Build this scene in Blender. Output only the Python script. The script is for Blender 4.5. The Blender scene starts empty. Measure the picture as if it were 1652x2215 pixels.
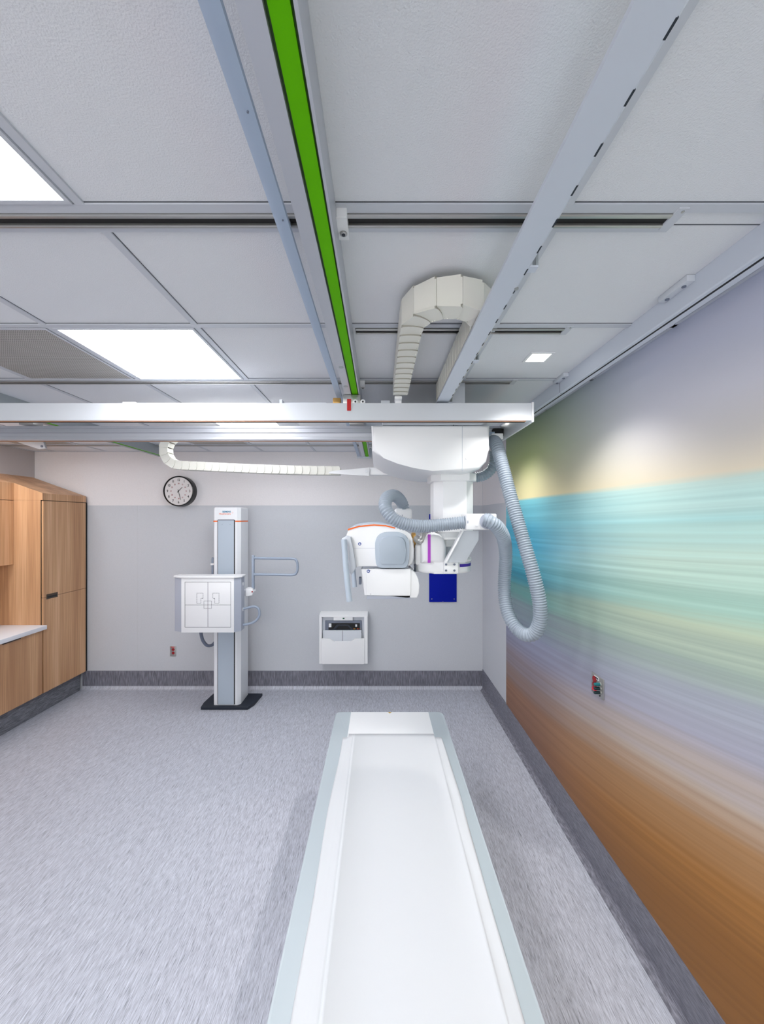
import bpy, bmesh, math, random
from mathutils import Vector, Matrix
random.seed(4)
PI = math.pi
SC = bpy.context.scene
COL = SC.collection

# ---------------------------------------------------------------- camera, exposure, world
H = 2.02            # lens height above the floor
HC = 0.80           # ceiling above the lens
ZC = H + HC
F = 830.0           # focal length in pixels of a 1652 px wide frame
cam_d = bpy.data.cameras.new('camera'); cam = bpy.data.objects.new('camera', cam_d); COL.objects.link(cam)
cam.location = (0, 0, H); cam.rotation_euler = (PI/2, 0, 0)
cam_d.sensor_fit = 'HORIZONTAL'; cam_d.sensor_width = 36.0; cam_d.lens = 36.0*F/1652
cam_d.shift_x = 6/1652; cam_d.shift_y = 14.5/1652
cam_d.clip_start = 0.02
SC.camera = cam
SC.view_settings.view_transform = 'Standard'
SC.view_settings.look = 'None'
SC.view_settings.exposure = 0.17
SC.view_settings.gamma = 1.0
SC.view_settings.use_curve_mapping = False
PANEL_E = 16.5       # ceiling panel diffuser
DOWN_W = 44.0       # downlight spot
w = bpy.data.worlds.new('world'); SC.world = w; w.use_nodes = True
w.node_tree.nodes['Background'].inputs[0].default_value = (1.0, 0.99, 0.97, 1)
w.node_tree.nodes['Background'].inputs[1].default_value = 3.9

def at(px, py, Y):                     # a sight line of the survey photo taken at distance Y
    return Vector(((px-820)/F*Y, Y, H-(py-1122)/F*Y))

# ---------------------------------------------------------------- materials
def lin(c):
    out = []
    for v in c:
        v = v/255.0
        out.append(v/12.92 if v <= 0.04045 else ((v+0.055)/1.055)**2.4)
    return (*out, 1.0)
def mat(name, rgb, rough=0.5, metal=0.0, emit=0.0, noise=0.0, nscale=200, bump=0.0, coat=0.0):
    m = bpy.data.materials.new(name); m.use_nodes = True
    nt = m.node_tree; b = nt.nodes['Principled BSDF']
    b.inputs['Base Color'].default_value = lin(rgb)
    b.inputs['Roughness'].default_value = rough; b.inputs['Metallic'].default_value = metal
    if coat: b.inputs['Coat Weight'].default_value = coat
    if emit:
        b.inputs['Emission Color'].default_value = lin(rgb); b.inputs['Emission Strength'].default_value = emit
    tc = nt.nodes.new('ShaderNodeTexCoord')
    n = nt.nodes.new('ShaderNodeTexNoise'); n.inputs['Scale'].default_value = nscale; n.inputs['Detail'].default_value = 3
    nt.links.new(tc.outputs['Object'], n.inputs['Vector'])
    mx = nt.nodes.new('ShaderNodeMix'); mx.data_type = 'RGBA'; mx.blend_type = 'MULTIPLY'
    mx.inputs[0].default_value = 1.0
    rr = nt.nodes.new('ShaderNodeMapRange'); nt.links.new(n.outputs['Fac'], rr.inputs[0])
    nz = max(noise, 0.012)
    rr.inputs[1].default_value = 3.9; rr.inputs[2].default_value = 0.7
    rr.inputs[3].default_value = 1-nz; rr.inputs[4].default_value = 1+nz
    nt.links.new(rr.outputs[0], mx.inputs[7]); mx.inputs[6].default_value = lin(rgb)
    nt.links.new(mx.outputs[2], b.inputs['Base Color'])
    if bump:
        bp = nt.nodes.new('ShaderNodeBump'); bp.inputs['Strength'].default_value = bump; bp.inputs['Distance'].default_value = 0.002
        nt.links.new(n.outputs['Fac'], bp.inputs['Height']); nt.links.new(bp.outputs[0], b.inputs['Normal'])
    return m
def nodes(m): return m.node_tree.nodes, m.node_tree.links
def stretch(m, scale, detail=4, src='Object', rot=0.0):
    N, L = nodes(m)
    tc = N.new('ShaderNodeTexCoord'); mp = N.new('ShaderNodeMapping'); mp.inputs['Scale'].default_value = scale; mp.inputs['Rotation'].default_value = (0, 0, rot); mp.inputs['Location'].default_value = (0, 0, 0.37)
    L.new(tc.outputs[src], mp.inputs['Vector'])
    n = N.new('ShaderNodeTexNoise'); n.inputs['Scale'].default_value = 1.0; n.inputs['Detail'].default_value = detail
    L.new(mp.outputs[0], n.inputs['Vector'])
    return n
def ramp(m, fac, stops, interp='LINEAR'):
    N, L = nodes(m)
    r = N.new('ShaderNodeValToRGB'); r.color_ramp.interpolation = interp
    e = r.color_ramp.elements
    while len(e) < len(stops): e.new(0.5)
    for i, (p, c) in enumerate(stops):
        e[i].position = p; e[i].color = lin(c)
    L.new(fac, r.inputs[0])
    return r.outputs[0]
def base(m, out): m.node_tree.links.new(out, m.node_tree.nodes['Principled BSDF'].inputs['Base Color'])
def mathn(m, op, a, b=None, c=None):
    N, L = nodes(m); n = N.new('ShaderNodeMath'); n.operation = op
    for i, v in enumerate((a, b, c)):
        if v is None: continue
        if isinstance(v, (int, float)): n.inputs[i].default_value = v
        else: L.new(v, n.inputs[i])
    return n.outputs[0]
def mixc(m, fac, a, b, blend='MIX'):
    N, L = nodes(m); x = N.new('ShaderNodeMix'); x.data_type = 'RGBA'; x.blend_type = blend
    for s, v in ((0, fac), (6, a), (7, b)):
        if isinstance(v, (int, float)): x.inputs[s].default_value = v
        elif isinstance(v, tuple): x.inputs[s].default_value = v
        else: L.new(v, x.inputs[s])
    return x.outputs[2]

M = {}
M['white'] = mat('white_enamel', (232, 234, 238), 0.35, coat=0.2)
M['plastic'] = mat('white_plastic', (238, 239, 241), 0.32)
M['ivory'] = mat('ivory_plastic', (226, 225, 216), 0.5)
M['joint'] = mat('chain_gap_shade', (158, 156, 146), 0.7)  # darkened ivory, paints the shade between overlapping chain links
M['ltgrey'] = mat('light_grey_paint', (205, 210, 218), 0.4)
M['gcap'] = mat('blue_grey_cover', (178, 190, 203), 0.4)
M['alu'] = mat('satin_aluminium', (196, 199, 206), 0.38, 0.55)
M['alu_side'] = mat('grey_aluminium', (165, 172, 176), 0.45, 0.4)
M['bluealu'] = mat('blue_grey_channel', (168, 184, 205), 0.42, 0.2)
M['trayw'] = mat('tray_paint', (205, 212, 224), 0.4)
M['green'] = mat('green_insert', (96, 186, 0), 0.6)
M['green'].node_tree.nodes['Principled BSDF'].inputs['Specular IOR Level'].default_value = 0.1
M['dgreen'] = mat('dark_green_groove', (40, 75, 15), 0.5)
M['beam'] = mat('beam_white', (208, 212, 218), 0.5, 0.1)
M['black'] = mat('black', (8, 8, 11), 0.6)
M['blackgloss'] = mat('black_gloss', (12, 12, 15), 0.25)
M['navy'] = mat('base_dark', (26, 34, 48), 0.45)
M['steel'] = mat('steel', (180, 180, 178), 0.35, 0.8)
M['brass'] = mat('brass', (190, 150, 85), 0.4, 0.7)
M['copper'] = mat('copper_strip', (176, 128, 96), 0.4, 0.2)
M['red'] = mat('red_tag', (190, 10, 15), 0.5)
M['blue'] = mat('deep_blue_enamel', (0, 24, 158), 0.6)
M['blue'].node_tree.nodes['Principled BSDF'].inputs['Specular IOR Level'].default_value = 0.15
M['orange'] = mat('orange_stripe', (236, 104, 18), 0.5)
M['purple'] = mat('purple_stripe', (180, 66, 200), 0.5)
M['violet'] = mat('violet_stripe', (66, 40, 160), 0.5)
M['hose'] = mat('grey_hose', (158, 169, 182), 0.35)
M['handle'] = mat('grey_handle', (152, 164, 182), 0.35)
M['tabletop'] = mat('table_edge_grey', (176, 186, 192), 0.35)
M['sheet'] = mat('white_sheet', (207, 209, 213), 0.7, noise=0.01, nscale=12)
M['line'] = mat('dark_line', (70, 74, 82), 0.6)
M['yellow'] = mat('yellow_mark', (200, 160, 10), 0.5)
M['dkred'] = mat('dark_red', (150, 12, 22), 0.4)
M['pink'] = mat('label_red', (215, 40, 60), 0.5)
M['teal'] = mat('teal_plug', (10, 105, 110), 0.3)
M['dkteal'] = mat('dark_teal_plug', (6, 40, 45), 0.3)
M['counter'] = mat('white_counter', (238, 239, 244), 0.4)
M['bronze'] = mat('bronze_pull', (84, 72, 62), 0.4, 0.4)
M['slate'] = mat('slate_grey', (108, 116, 134), 0.4)
M['clockface'] = mat('clock_face', (226, 222, 222), 0.25)
M['logoblue'] = mat('logo_blue', (40, 130, 165), 0.5)
M['iconblue'] = mat('icon_blue', (30, 70, 150), 0.5)
M['darkgreen'] = mat('green_label', (10, 90, 60), 0.5)
M['tbar'] = mat('ceiling_grid', (198, 202, 210), 0.5)
M['ltile'] = mat('ceiling_tile', (221, 223, 227), 0.95, noise=0.05, nscale=260, bump=0.6)
M['diff'] = mat('lit_diffuser', (250, 251, 255), 0.5, emit=PANEL_E)
M['ddiff'] = mat('lit_downlight', (255, 253, 248), 0.5, emit=9)
M['corner'] = mat('corner_bead', (196, 198, 202), 0.5)
M['endgrey'] = mat('bucky_end_grey', (176, 182, 196), 0.4)

# floor: vinyl with fine streaks along the room
m = M['floor'] = mat('streaked_vinyl', (168, 168, 178), 0.42)
n1 = stretch(m, (480, 21, 1), 2, rot=0.5); n2 = stretch(m, (1100, 45, 1), 2, rot=0.8)
a = mathn(m, 'ADD', mathn(m, 'MULTIPLY', n1.outputs['Fac'], 0.6), mathn(m, 'MULTIPLY', n2.outputs['Fac'], 0.4))
base(m, ramp(m, a, [(0.35, (118, 119, 129)), (0.43, (172, 174, 185)), (0.56, (197, 200, 211)), (0.66, (219, 222, 232))]))
m = M['cove'] = mat('cove_vinyl', (130, 130, 140), 0.5)
n1 = stretch(m, (200, 200, 12), 3)
base(m, ramp(m, n1.outputs['Fac'], [(0.3, (84, 84, 94)), (0.5, (118, 118, 129)), (0.7, (150, 150, 162))]))
m = M['coveR'] = mat('cove_vinyl_side', (130, 130, 140), 0.5)
n1 = stretch(m, (20, 26, 330), 3)
base(m, ramp(m, n1.outputs['Fac'], [(0.3, (92, 92, 102)), (0.5, (122, 122, 133)), (0.7, (148, 148, 160))]))

m = M['plinth'] = mat('plinth_vinyl', (84, 86, 94), 0.6)
n1 = stretch(m, (20, 18, 300), 3)
base(m, ramp(m, n1.outputs['Fac'], [(0.3, (78, 80, 88)), (0.5, (112, 114, 122)), (0.7, (146, 148, 156))]))
# wood laminate
def wood(name, cols, ax):
    m = mat(name, cols[1], 0.42)
    s1 = stretch(m, (7, 7, 0.25), 3); s2 = stretch(m, (130, 130, 1.6), 3)
    a = mathn(m, 'ADD', mathn(m, 'MULTIPLY', s1.outputs['Fac'], 0.6), mathn(m, 'MULTIPLY', s2.outputs['Fac'], 0.4))
    base(m, ramp(m, a, [(0.36, cols[0]), (0.5, cols[1]), (0.63, cols[2])]))
    return m
M['wood'] = wood('oak_laminate', [(180, 134, 97), (206, 160, 119), (226, 184, 144)], 0)

# two-tone wall paint: pale above, grey wainscot below
def twotone(name, lo, hi, zsplit):
    m = mat(name, lo, 0.75)
    N, L = nodes(m); g = N.new('ShaderNodeNewGeometry'); s = N.new('ShaderNodeSeparateXYZ')
    L.new(g.outputs['Position'], s.inputs[0])
    f = mathn(m, 'GREATER_THAN', s.outputs[2], zsplit)
    n = stretch(m, (140, 140, 140), 3)
    c = mixc(m, f, lin(lo), lin(hi))
    k = mathn(m, 'MULTIPLY_ADD', n.outputs['Fac'], 0.12, 0.94)
    base(m, mixc(m, 1.0, c, k, 'MULTIPLY'))
    return m
M['wallback'] = twotone('wall_paint_two_tone', (200, 203, 209), (232, 229, 231), H+0.157)
M['wallleft'] = mat('wall_paint_grey', (188, 183, 184), 0.8)
M['wallplain'] = mat('wall_paint_plain', (205, 206, 210), 0.8)

# mural: blurred beach photograph printed on wallcovering
def mural_mat():
    m = mat('beach_mural', (180, 180, 180), 0.6)
    N, L = nodes(m)
    g = N.new('ShaderNodeNewGeometry'); s = N.new('ShaderNodeSeparateXYZ'); L.new(g.outputs['Position'], s.inputs[0])
    D = mathn(m, 'SUBTRACT', 3.7, s.outputs[1])
    z = mathn(m, 'SUBTRACT', s.outputs[2], H)
    sD = mathn(m, 'MINIMUM', mathn(m, 'ADD', mathn(m, 'MULTIPLY', D, 0.124), mathn(m, 'MULTIPLY', mathn(m, 'MULTIPLY', D, D), 0.1133)), 2.4)
    z0 = mathn(m, 'DIVIDE', mathn(m, 'SUBTRACT', z, mathn(m, 'MULTIPLY', sD, 0.04)), mathn(m, 'SUBTRACT', 1.0, mathn(m, 'MULTIPLY', sD, 0.25)))
    def streak(sy, sz, det, seed):
        cb = N.new('ShaderNodeCombineXYZ')
        L.new(mathn(m, 'MULTIPLY', D, sy), cb.inputs[0]); L.new(mathn(m, 'MULTIPLY', z0, sz), cb.inputs[1]); cb.inputs[2].default_value = seed
        n = N.new('ShaderNodeTexNoise'); n.inputs['Scale'].default_value = 1; n.inputs['Detail'].default_value = det
        L.new(cb.outputs[0], n.inputs['Vector']); return n.outputs['Fac']
    s1 = streak(0.28, 7, 4, 1.3); s2 = streak(0.35, 38, 3, 7.7)
    below = N.new('ShaderNodeMapRange'); L.new(z0, below.inputs[0])
    below.inputs[1].default_value = 0.172; below.inputs[2].default_value = 0.10; below.inputs[3].default_value = 0; below.inputs[4].default_value = 1
    wob = mathn(m, 'MULTIPLY', mathn(m, 'ADD', mathn(m, 'MULTIPLY', mathn(m, 'SUBTRACT', s1, 0.5), 0.34), mathn(m, 'MULTIPLY', mathn(m, 'SUBTRACT', s2, 0.5), 0.10)), below.outputs[0])
    t = mathn(m, 'DIVIDE', mathn(m, 'ADD', mathn(m, 'ADD', z0, wob), 2.1), 3.0)      # z0 -2.1..0.9 -> 0..1
    def tt(v): return (v+2.1)/3.0
    far = [(-2.0, (128, 88, 66)), (-1.55, (146, 108, 86)), (-1.38, (142, 124, 122)), (-1.2, (140, 138, 158)), (-1.0, (136, 142, 168)),
           (-0.82, (124, 142, 150)), (-0.66, (100, 150, 146)), (-0.5, (44, 134, 156)), (-0.36, (90, 176, 196)), (-0.2, (60, 158, 192)),
           (-0.04, (104, 184, 204)), (0.155, (120, 196, 208)), (0.17, (228, 218, 168)), (0.30, (212, 208, 158)), (0.52, (170, 184, 126)), (0.80, (152, 172, 140))]
    near = [(-2.0, (146, 98, 46)), (-1.72, (166, 115, 58)), (-1.50, (172, 132, 92)), (-1.32, (186, 170, 156)), (-1.12, (168, 168, 184)),
            (-0.92, (166, 172, 184)), (-0.74, (160, 178, 166)), (-0.56, (190, 206, 180)), (-0.44, (160, 196, 182)), (-0.25, (192, 218, 204)),
            (-0.05, (166, 208, 206)), (0.155, (192, 216, 208)), (0.17, (222, 212, 190)), (0.34, (212, 208, 204)), (0.55, (212, 212, 222)), (0.80, (208, 212, 230))]
    c1 = ramp(m, t, [(tt(p), c) for p, c in far]); c2 = ramp(m, t, [(tt(p), c) for p, c in near])
    fm = N.new('ShaderNodeMapRange'); fm.interpolation_type = 'SMOOTHSTEP'
    L.new(D, fm.inputs[0]); fm.inputs[1].default_value = 0.5; fm.inputs[2].default_value = 2.1
    c = mixc(m, fm.outputs[0], c1, c2)
    lum = mathn(m, 'MULTIPLY_ADD', mathn(m, 'MULTIPLY', mathn(m, 'SUBTRACT', s2, 0.5), below.outputs[0]), 0.55, 1.0)
    base(m, mixc(m, 1.0, c, lum, 'MULTIPLY'))
    return m
M['mural'] = mural_mat()

# perforated plate: grid of small dark holes
def perf_mat():
    m = mat('perforated_plate', (178, 176, 172), 0.6)
    N, L = nodes(m); tc = N.new('ShaderNodeTexCoord'); s = N.new('ShaderNodeSeparateXYZ'); L.new(tc.outputs['Object'], s.inputs[0])
    def cell(o, p):
        f = mathn(m, 'FRACT', mathn(m, 'DIVIDE', o, p)); return mathn(m, 'SUBTRACT', f, 0.5)
    a = cell(s.outputs[0], 0.0095); b = cell(s.outputs[1], 0.0095)
    d = mathn(m, 'ADD', mathn(m, 'MULTIPLY', a, a), mathn(m, 'MULTIPLY', b, b))
    h = mathn(m, 'LESS_THAN', d, 0.1)
    base(m, mixc(m, h, lin((186, 184, 180)), lin((62, 58, 54))))
    return m
M['perf'] = perf_mat()

# ---------------------------------------------------------------- mesh helpers
def link(name, me, m, parent=None, loc=None, smooth=False):
    o = bpy.data.objects.new(name, me); COL.objects.link(o)
    for mm in (m if isinstance(m, (list, tuple)) else [m]): me.materials.append(mm)
    if smooth:
        for p in me.polygons: p.use_smooth = True
    if parent: o.parent = parent; o.matrix_parent_inverse = Matrix.Translation(-Vector(parent.location))
    if loc: o.location = loc
    return o
def finish(name, bm, m, parent=None, smooth=False, recalc=True):
    if recalc: bmesh.ops.recalc_face_normals(bm, faces=bm.faces)
    me = bpy.data.meshes.new(name); bm.to_mesh(me); bm.free()
    return link(name, me, m, parent, smooth=smooth)
def smooth_by_angle(o, ang=35):
    me = o.data
    for p in me.polygons: p.use_smooth = True
    bm = bmesh.new(); bm.from_mesh(me)
    for e in bm.edges:
        if len(e.link_faces) == 2 and e.calc_face_angle(0) > math.radians(ang): e.smooth = False
        else: e.smooth = True
    bm.to_mesh(me); bm.free()
    return o
def bbox(bm, x0, x1, y0, y1, z0, z1, bev=0, seg=2):
    r = bmesh.ops.create_cube(bm, size=1)
    vs = r['verts']
    for v in vs:
        v.co = Vector(((x0+x1)/2+v.co.x*(x1-x0), (y0+y1)/2+v.co.y*(y1-y0), (z0+z1)/2+v.co.z*(z1-z0)))
    if bev:
        es = list({e for v in vs for e in v.link_edges})
        bmesh.ops.bevel(bm, geom=es, offset=bev, segments=seg, profile=0.5, affect='EDGES', clamp_overlap=True)
def box(name, x0, x1, y0, y1, z0, z1, m, parent=None, bev=0.0, seg=2):
    bm = bmesh.new(); bbox(bm, x0, x1, y0, y1, z0, z1, bev, seg)
    o = finish(name, bm, m, parent)
    return smooth_by_angle(o, 40) if bev else o
def boxes(name, lst, m, parent=None, bev=0.0):
    bm = bmesh.new()
    for b in lst: bbox(bm, *b, bev=bev, seg=1)
    return finish(name, bm, m, parent)
def prism_bm(bm, pts, axis, a0, a1, bev=0.0, seg=2, allbev=False):
    """pts: 2D outline; axis 'Y': (x,z) outline from y=a0 to a1; 'X': (y,z); 'Z': (x,y)"""
    def mk(p, a):
        return {'Y': (p[0], a, p[1]), 'X': (a, p[0], p[1]), 'Z': (p[0], p[1], a)}[axis]
    v0 = [bm.verts.new(mk(p, a0)) for p in pts]; v1 = [bm.verts.new(mk(p, a1)) for p in pts]
    f0 = bm.faces.new(v0); f1 = bm.faces.new(list(reversed(v1)))
    n = len(pts)
    for i in range(n): bm.faces.new((v0[i], v0[(i+1) % n], v1[(i+1) % n], v1[i]))
    if bev:
        es = list(f0.edges)+list(f1.edges)
        bmesh.ops.bevel(bm, geom=es, offset=bev, segments=seg, profile=0.5, affect='EDGES', clamp_overlap=True)
def prism(name, pts, axis, a0, a1, m, parent=None, bev=0.0, seg=3, ang=35):
    bm = bmesh.new(); prism_bm(bm, pts, axis, a0, a1, bev, seg)
    return smooth_by_angle(finish(name, bm, m, parent), ang)
def rrect(x0, x1, y0, y1, r, n=6):
    out = []
    for cx, cy, a in ((x1-r, y1-r, 0), (x0+r, y1-r, 90), (x0+r, y0+r, 180), (x1-r, y0+r, 270)):
        for i in range(n+1):
            t = math.radians(a+90*i/n); out.append((cx+r*math.cos(t), cy+r*math.sin(t)))
    return out
def catmull(pts, n=10, closed=False):
    pts = [Vector(p) for p in pts]; out = []
    N = len(pts)
    rng = range(N) if closed else range(N-1)
    for i in rng:
        if closed: p0, p1, p2, p3 = pts[(i-1) % N], pts[i], pts[(i+1) % N], pts[(i+2) % N]
        else: p0 = pts[max(i-1, 0)]; p1 = pts[i]; p2 = pts[i+1]; p3 = pts[min(i+2, N-1)]
        for k in range(n):
            t = k/n
            out.append(0.5*((2*p1)+(-p0+p2)*t+(2*p0-5*p1+4*p2-p3)*t*t+(-p0+3*p1-3*p2+p3)*t**3))
    if not closed: out.append(pts[-1])
    return out
def resample(pts, step):
    L = [0]
    for a, b in zip(pts, pts[1:]): L.append(L[-1]+(b-a).length)
    tot = L[-1]; n = max(2, int(round(tot/step))); out = []; j = 0
    for i in range(n+1):
        s = tot*i/n
        while j < len(L)-2 and L[j+1] < s: j += 1
        t = (s-L[j])/max(1e-9, L[j+1]-L[j]); out.append(pts[j].lerp(pts[j+1], min(1, t)))
    return out
def sweep(name, pts, rad, m, parent=None, sides=14, up=None, cap=True, flat=False):
    bm = bmesh.new(); rings = []; prev = None
    n = len(pts)
    for i, p in enumerate(pts):
        t = (pts[min(i+1, n-1)]-pts[max(i-1, 0)]).normalized()
        if prev is None:
            u = Vector((0, 0, 1)) if abs(t.z) < 0.9 else Vector((1, 0, 0))
        else: u = prev
        u = (u-t*u.dot(t)).normalized(); prev = u; v = t.cross(u)
        r = rad(i) if callable(rad) else rad
        rings.append([bm.verts.new(p+(u*math.cos(2*PI*k/sides)+v*math.sin(2*PI*k/sides))*r) for k in range(sides)])
    for a, b in zip(rings, rings[1:]):
        for k in range(sides): bm.faces.new((a[k], a[(k+1) % sides], b[(k+1) % sides], b[k]))
    if cap: bm.faces.new(rings[0]); bm.faces.new(rings[-1])
    o = finish(name, bm, m, parent)
    return o if flat else smooth_by_angle(o, 50)
def tube(name, ctrl, r, m, parent=None, n=8, sides=14):
    return sweep(name, catmull(ctrl, n), r, m, parent, sides)
def corrugated(name, ctrl, r, m, parent=None, pitch=0.0140, depth=0.21):
    pts = resample(catmull(ctrl, 14), pitch/4)
    k = [1.0, 1-depth*0.25, 1-depth, 1-depth*0.3]
    o = sweep(name, pts, lambda i: r*k[i % 4], m, parent, 20, flat=True)
    for p in o.data.polygons: p.use_smooth = True
    return o
def cyl(name, c, r, h, axis, m, parent=None, n=24, bev=0.0, r2=None):
    bm = bmesh.new()
    bmesh.ops.create_cone(bm, cap_ends=True, segments=n, radius1=r, radius2=r if r2 is None else r2, depth=h)
    if bev:
        es = [e for e in bm.edges if any(len(f.verts) > 4 for f in e.link_faces)]
        bmesh.ops.bevel(bm, geom=es, offset=bev, segments=2, profile=0.5, affect='EDGES', clamp_overlap=True)
    R = {'X': Matrix.Rotation(PI/2, 4, 'Y'), 'Y': Matrix.Rotation(-PI/2, 4, 'X'), 'Z': Matrix.Identity(4)}[axis]
    bm.transform(Matrix.Translation(Vector(c)) @ R)
    return smooth_by_angle(finish(name, bm, m, parent), 40)
def text(name, body, size, loc, m, parent=None, rot=(PI/2, 0, 0), align='CENTER', ext=0.0006, bold=0.0, xs=1.0):
    cu = bpy.data.curves.new(name, 'FONT'); cu.body = body; cu.size = size; cu.align_x = align; cu.align_y = 'CENTER'
    cu.extrude = ext; cu.offset = bold
    tmp = bpy.data.objects.new('tmp', cu); COL.objects.link(tmp)
    dg = bpy.context.evaluated_depsgraph_get(); dg.update()
    me = bpy.data.meshes.new_from_object(tmp.evaluated_get(dg)); bpy.data.objects.remove(tmp)
    from mathutils import Euler
    me.transform(Matrix.Translation(Vector(loc)) @ Euler(rot).to_matrix().to_4x4() @ Matrix.Diagonal((xs, 1, 1, 1)))
    me.materials.clear()
    return link(name, me, m, parent)
def tag(o, label=None, cat=None, group=None, kind=None):
    if label: o['label'] = label
    if cat: o['category'] = cat
    if group: o['group'] = group
    if kind: o['kind'] = kind
    return o
def struct(o): o['kind'] = 'structure'; return o
def empty(name, loc, label, cat, group=None):
    o = bpy.data.objects.new(name, None); COL.objects.link(o); o.location = loc; o.empty_display_size = 0.1
    return tag(o, label, cat, group)
def copy_tree(o, off, label=None):
    c = o.copy(); COL.objects.link(c); c.location = Vector(o.location)+Vector(off)
    if label: c['label'] = label
    for ch in list(o.children):
        d = ch.copy(); COL.objects.link(d); d.parent = c; d.matrix_parent_inverse = ch.matrix_parent_inverse
        for g in ch.children:
            e = g.copy(); COL.objects.link(e); e.parent = d; e.matrix_parent_inverse = g.matrix_parent_inverse
    return c
def sub(o, parent):      # re-parent a mesh built in world coordinates below another part
    o.parent = parent; o.matrix_parent_inverse = Matrix.Translation(-Vector(parent.parent.location)) if False else Matrix.Identity(4)
    return o

# ---------------------------------------------------------------- the room shell
XL, XR, YB, YF = -4.087, 1.228, 4.553, -2.2
struct(box('floor', XL-.1, XR+.1, YF-.1, YB+.1, -0.1, 0, M['floor']))
struct(box('ceiling', XL-.1, XR+.1, YF-.1, YB+.1, ZC, ZC+0.1, M['ltile']))
struct(box('wall_back', XL-.1, XR+.1, YB, YB+0.1, 0, ZC, M['wallback']))
struct(box('wall_left', XL-.1, XL, YF, YB, 0, ZC, M['wallleft']))
struct(box('wall_right', XR, XR+.1, YF, YB, 0, ZC, M['wallback']))
struct(boxes('wall_front', [(XL-.1, XL+.5, YF-.1, YF, 0, ZC), (XR-.4, XR+.1, YF-.1, YF, 0, ZC), (XL+.5, XR-.4, YF-.1, YF, 0, 1.25), (XL+.5, XR-.4, YF-.1, YF, 2.6, ZC)], M['wallplain']))   # wide opening added in the unseen wall to let in world light as fill
def cove(h, t, r):
    p = [(0, 0), (0, h), (-t, h)]
    for i in range(9):
        a = PI*0.5*i/8
        p.append((-t-r+r*math.cos(a), 0.002+r-r*math.sin(a)))
    p.append((-t-r, 0))
    return p
def covestrip(t, r):
    return [(-t, r+0.002)]+[(-t-r+r*math.cos(PI*0.5*i/8), 0.002+r-r*math.sin(PI*0.5*i/8)) for i in range(1, 9)]+[(-t-r, 0.0), (0, 0), (0, r+0.002)]
struct(box('baseboard_back', XL+0.57, XR, YB-0.004, YB, 0.0372, 0.217, M['cove']))
struct(box('baseboard_right', XR-0.005, XR, YF, YB-0.004, 0.0372, 0.236, M['coveR']))
struct(prism('trim_5', [(YB+x, z) for x, z in covestrip(0.004, 0.035)], 'X', XL+0.57, XR, M['floor'], ang=60))
struct(prism('trim_6', [(XR+x, z) for x, z in covestrip(0.005, 0.035)], 'Y', YF, YB-0.004, M['coveR'], ang=60))
# seams of the wallcovering on the wall behind, corner bead
struct(boxes('trim_2', [(XR-0.003, XR-0.0005, YB-0.003, YB-0.0005, 0.217, ZC), (-0.363, -0.360, YB-0.0012, YB, 0.217, H+0.157), (-2.87, -2.868, YB-0.0012, YB, 0.217, H+0.157)], M['corner']))

# mural wallcovering
YM = 3.70
o = box('wall_mural', XR-0.004, XR, YF+0.01, YM, 0.236, ZC-0.002, M['mural'])
tag(o, 'blurred beach photo mural in teal, yellow and brown covering the right wall', 'mural')
struct(box('trim_3', XR-0.006, XR, YM, YM+0.004, 0.236, ZC-0.002, M['corner']))

# ceiling grid
TX = [-3.847, -3.229, -2.611, -1.993, -1.375, -0.757, -0.139, 0.479, 1.097]
TYs = [(-1.50, -1.476), (-0.88, -0.856), (-0.262, -0.238), (0.356, 0.38), (0.9694, 0.997), (1.044, 1.064), (1.570, 1.596), (2.184, 2.209), (2.256, 2.264), (2.79, 2.815), (3.41, 3.435), (4.11, 4.134), (4.185, 4.195), (YB-0.02, YB)]
g = [(XL, 0.795 if a in (1.044, 2.256) else XR, a, b, ZC-0.006, ZC) for a, b in TYs]
for x in TX:
    w_ = 0.012
    g.append((x-w_, x+w_, YF, 0.9694, ZC-0.0055, ZC)); g.append((x-w_, x+w_, 1.064, 2.184, ZC-0.0055, ZC)); g.append((x-w_, x+w_, 2.264, 4.11, ZC-0.0055, ZC)); g.append((x-w_, x+w_, 4.195, YB, ZC-0.0055, ZC))
g.append((XL, XL+0.02, YF, YB, ZC-0.006, ZC)); g.append((XR-0.02, XR-0.0045, YF, YB, ZC-0.006, ZC))
struct(boxes('trim_1', g, M['tbar'], bev=0))
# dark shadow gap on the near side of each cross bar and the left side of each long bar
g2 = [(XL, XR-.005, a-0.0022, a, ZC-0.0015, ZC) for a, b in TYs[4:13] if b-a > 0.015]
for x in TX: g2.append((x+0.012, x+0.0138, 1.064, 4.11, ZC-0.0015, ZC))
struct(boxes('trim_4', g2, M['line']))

# ---------------------------------------------------------------- strut channels set in the ceiling
def strut_track(x0, x1, y0, y1, label, endcap=True):
    t = empty('ceiling_strut_channel', ((x0+x1)/2, (y0+y1)/2, ZC), label, 'ceiling track', 'strut channels in the ceiling')
    d = (y1-y0)
    boxes('channel_lips', [(x0, x1, y0, y0+d*0.26, ZC-0.012, ZC-0.001), (x0, x1, y1-d*0.2, y1, ZC-0.012, ZC-0.001)], M['steel'], t, bev=0.002)
    box('slot', x0, x1, y0+d*0.26, y1-d*0.2, ZC-0.004, ZC-0.001, M['black'], t)
    if endcap:
        boxes('end_flange', [(x1, x1+0.03, y0-0.02, y1+0.012, ZC-0.008, ZC-0.001)], M['tbar'], t, bev=0.002)
        cyl('screw', (x1+0.018, y0-0.008, ZC-0.0085), 0.004, 0.002, 'Z', M['steel'], t, 10)
    return t
strut_track(XL+.02, 0.765, 0.998, 1.043, 'long dark slotted steel ceiling track nearest the camera')
strut_track(-0.10, 0.775, 1.601, 1.643, 'short dark slotted ceiling track behind the cable chain loop')
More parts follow.
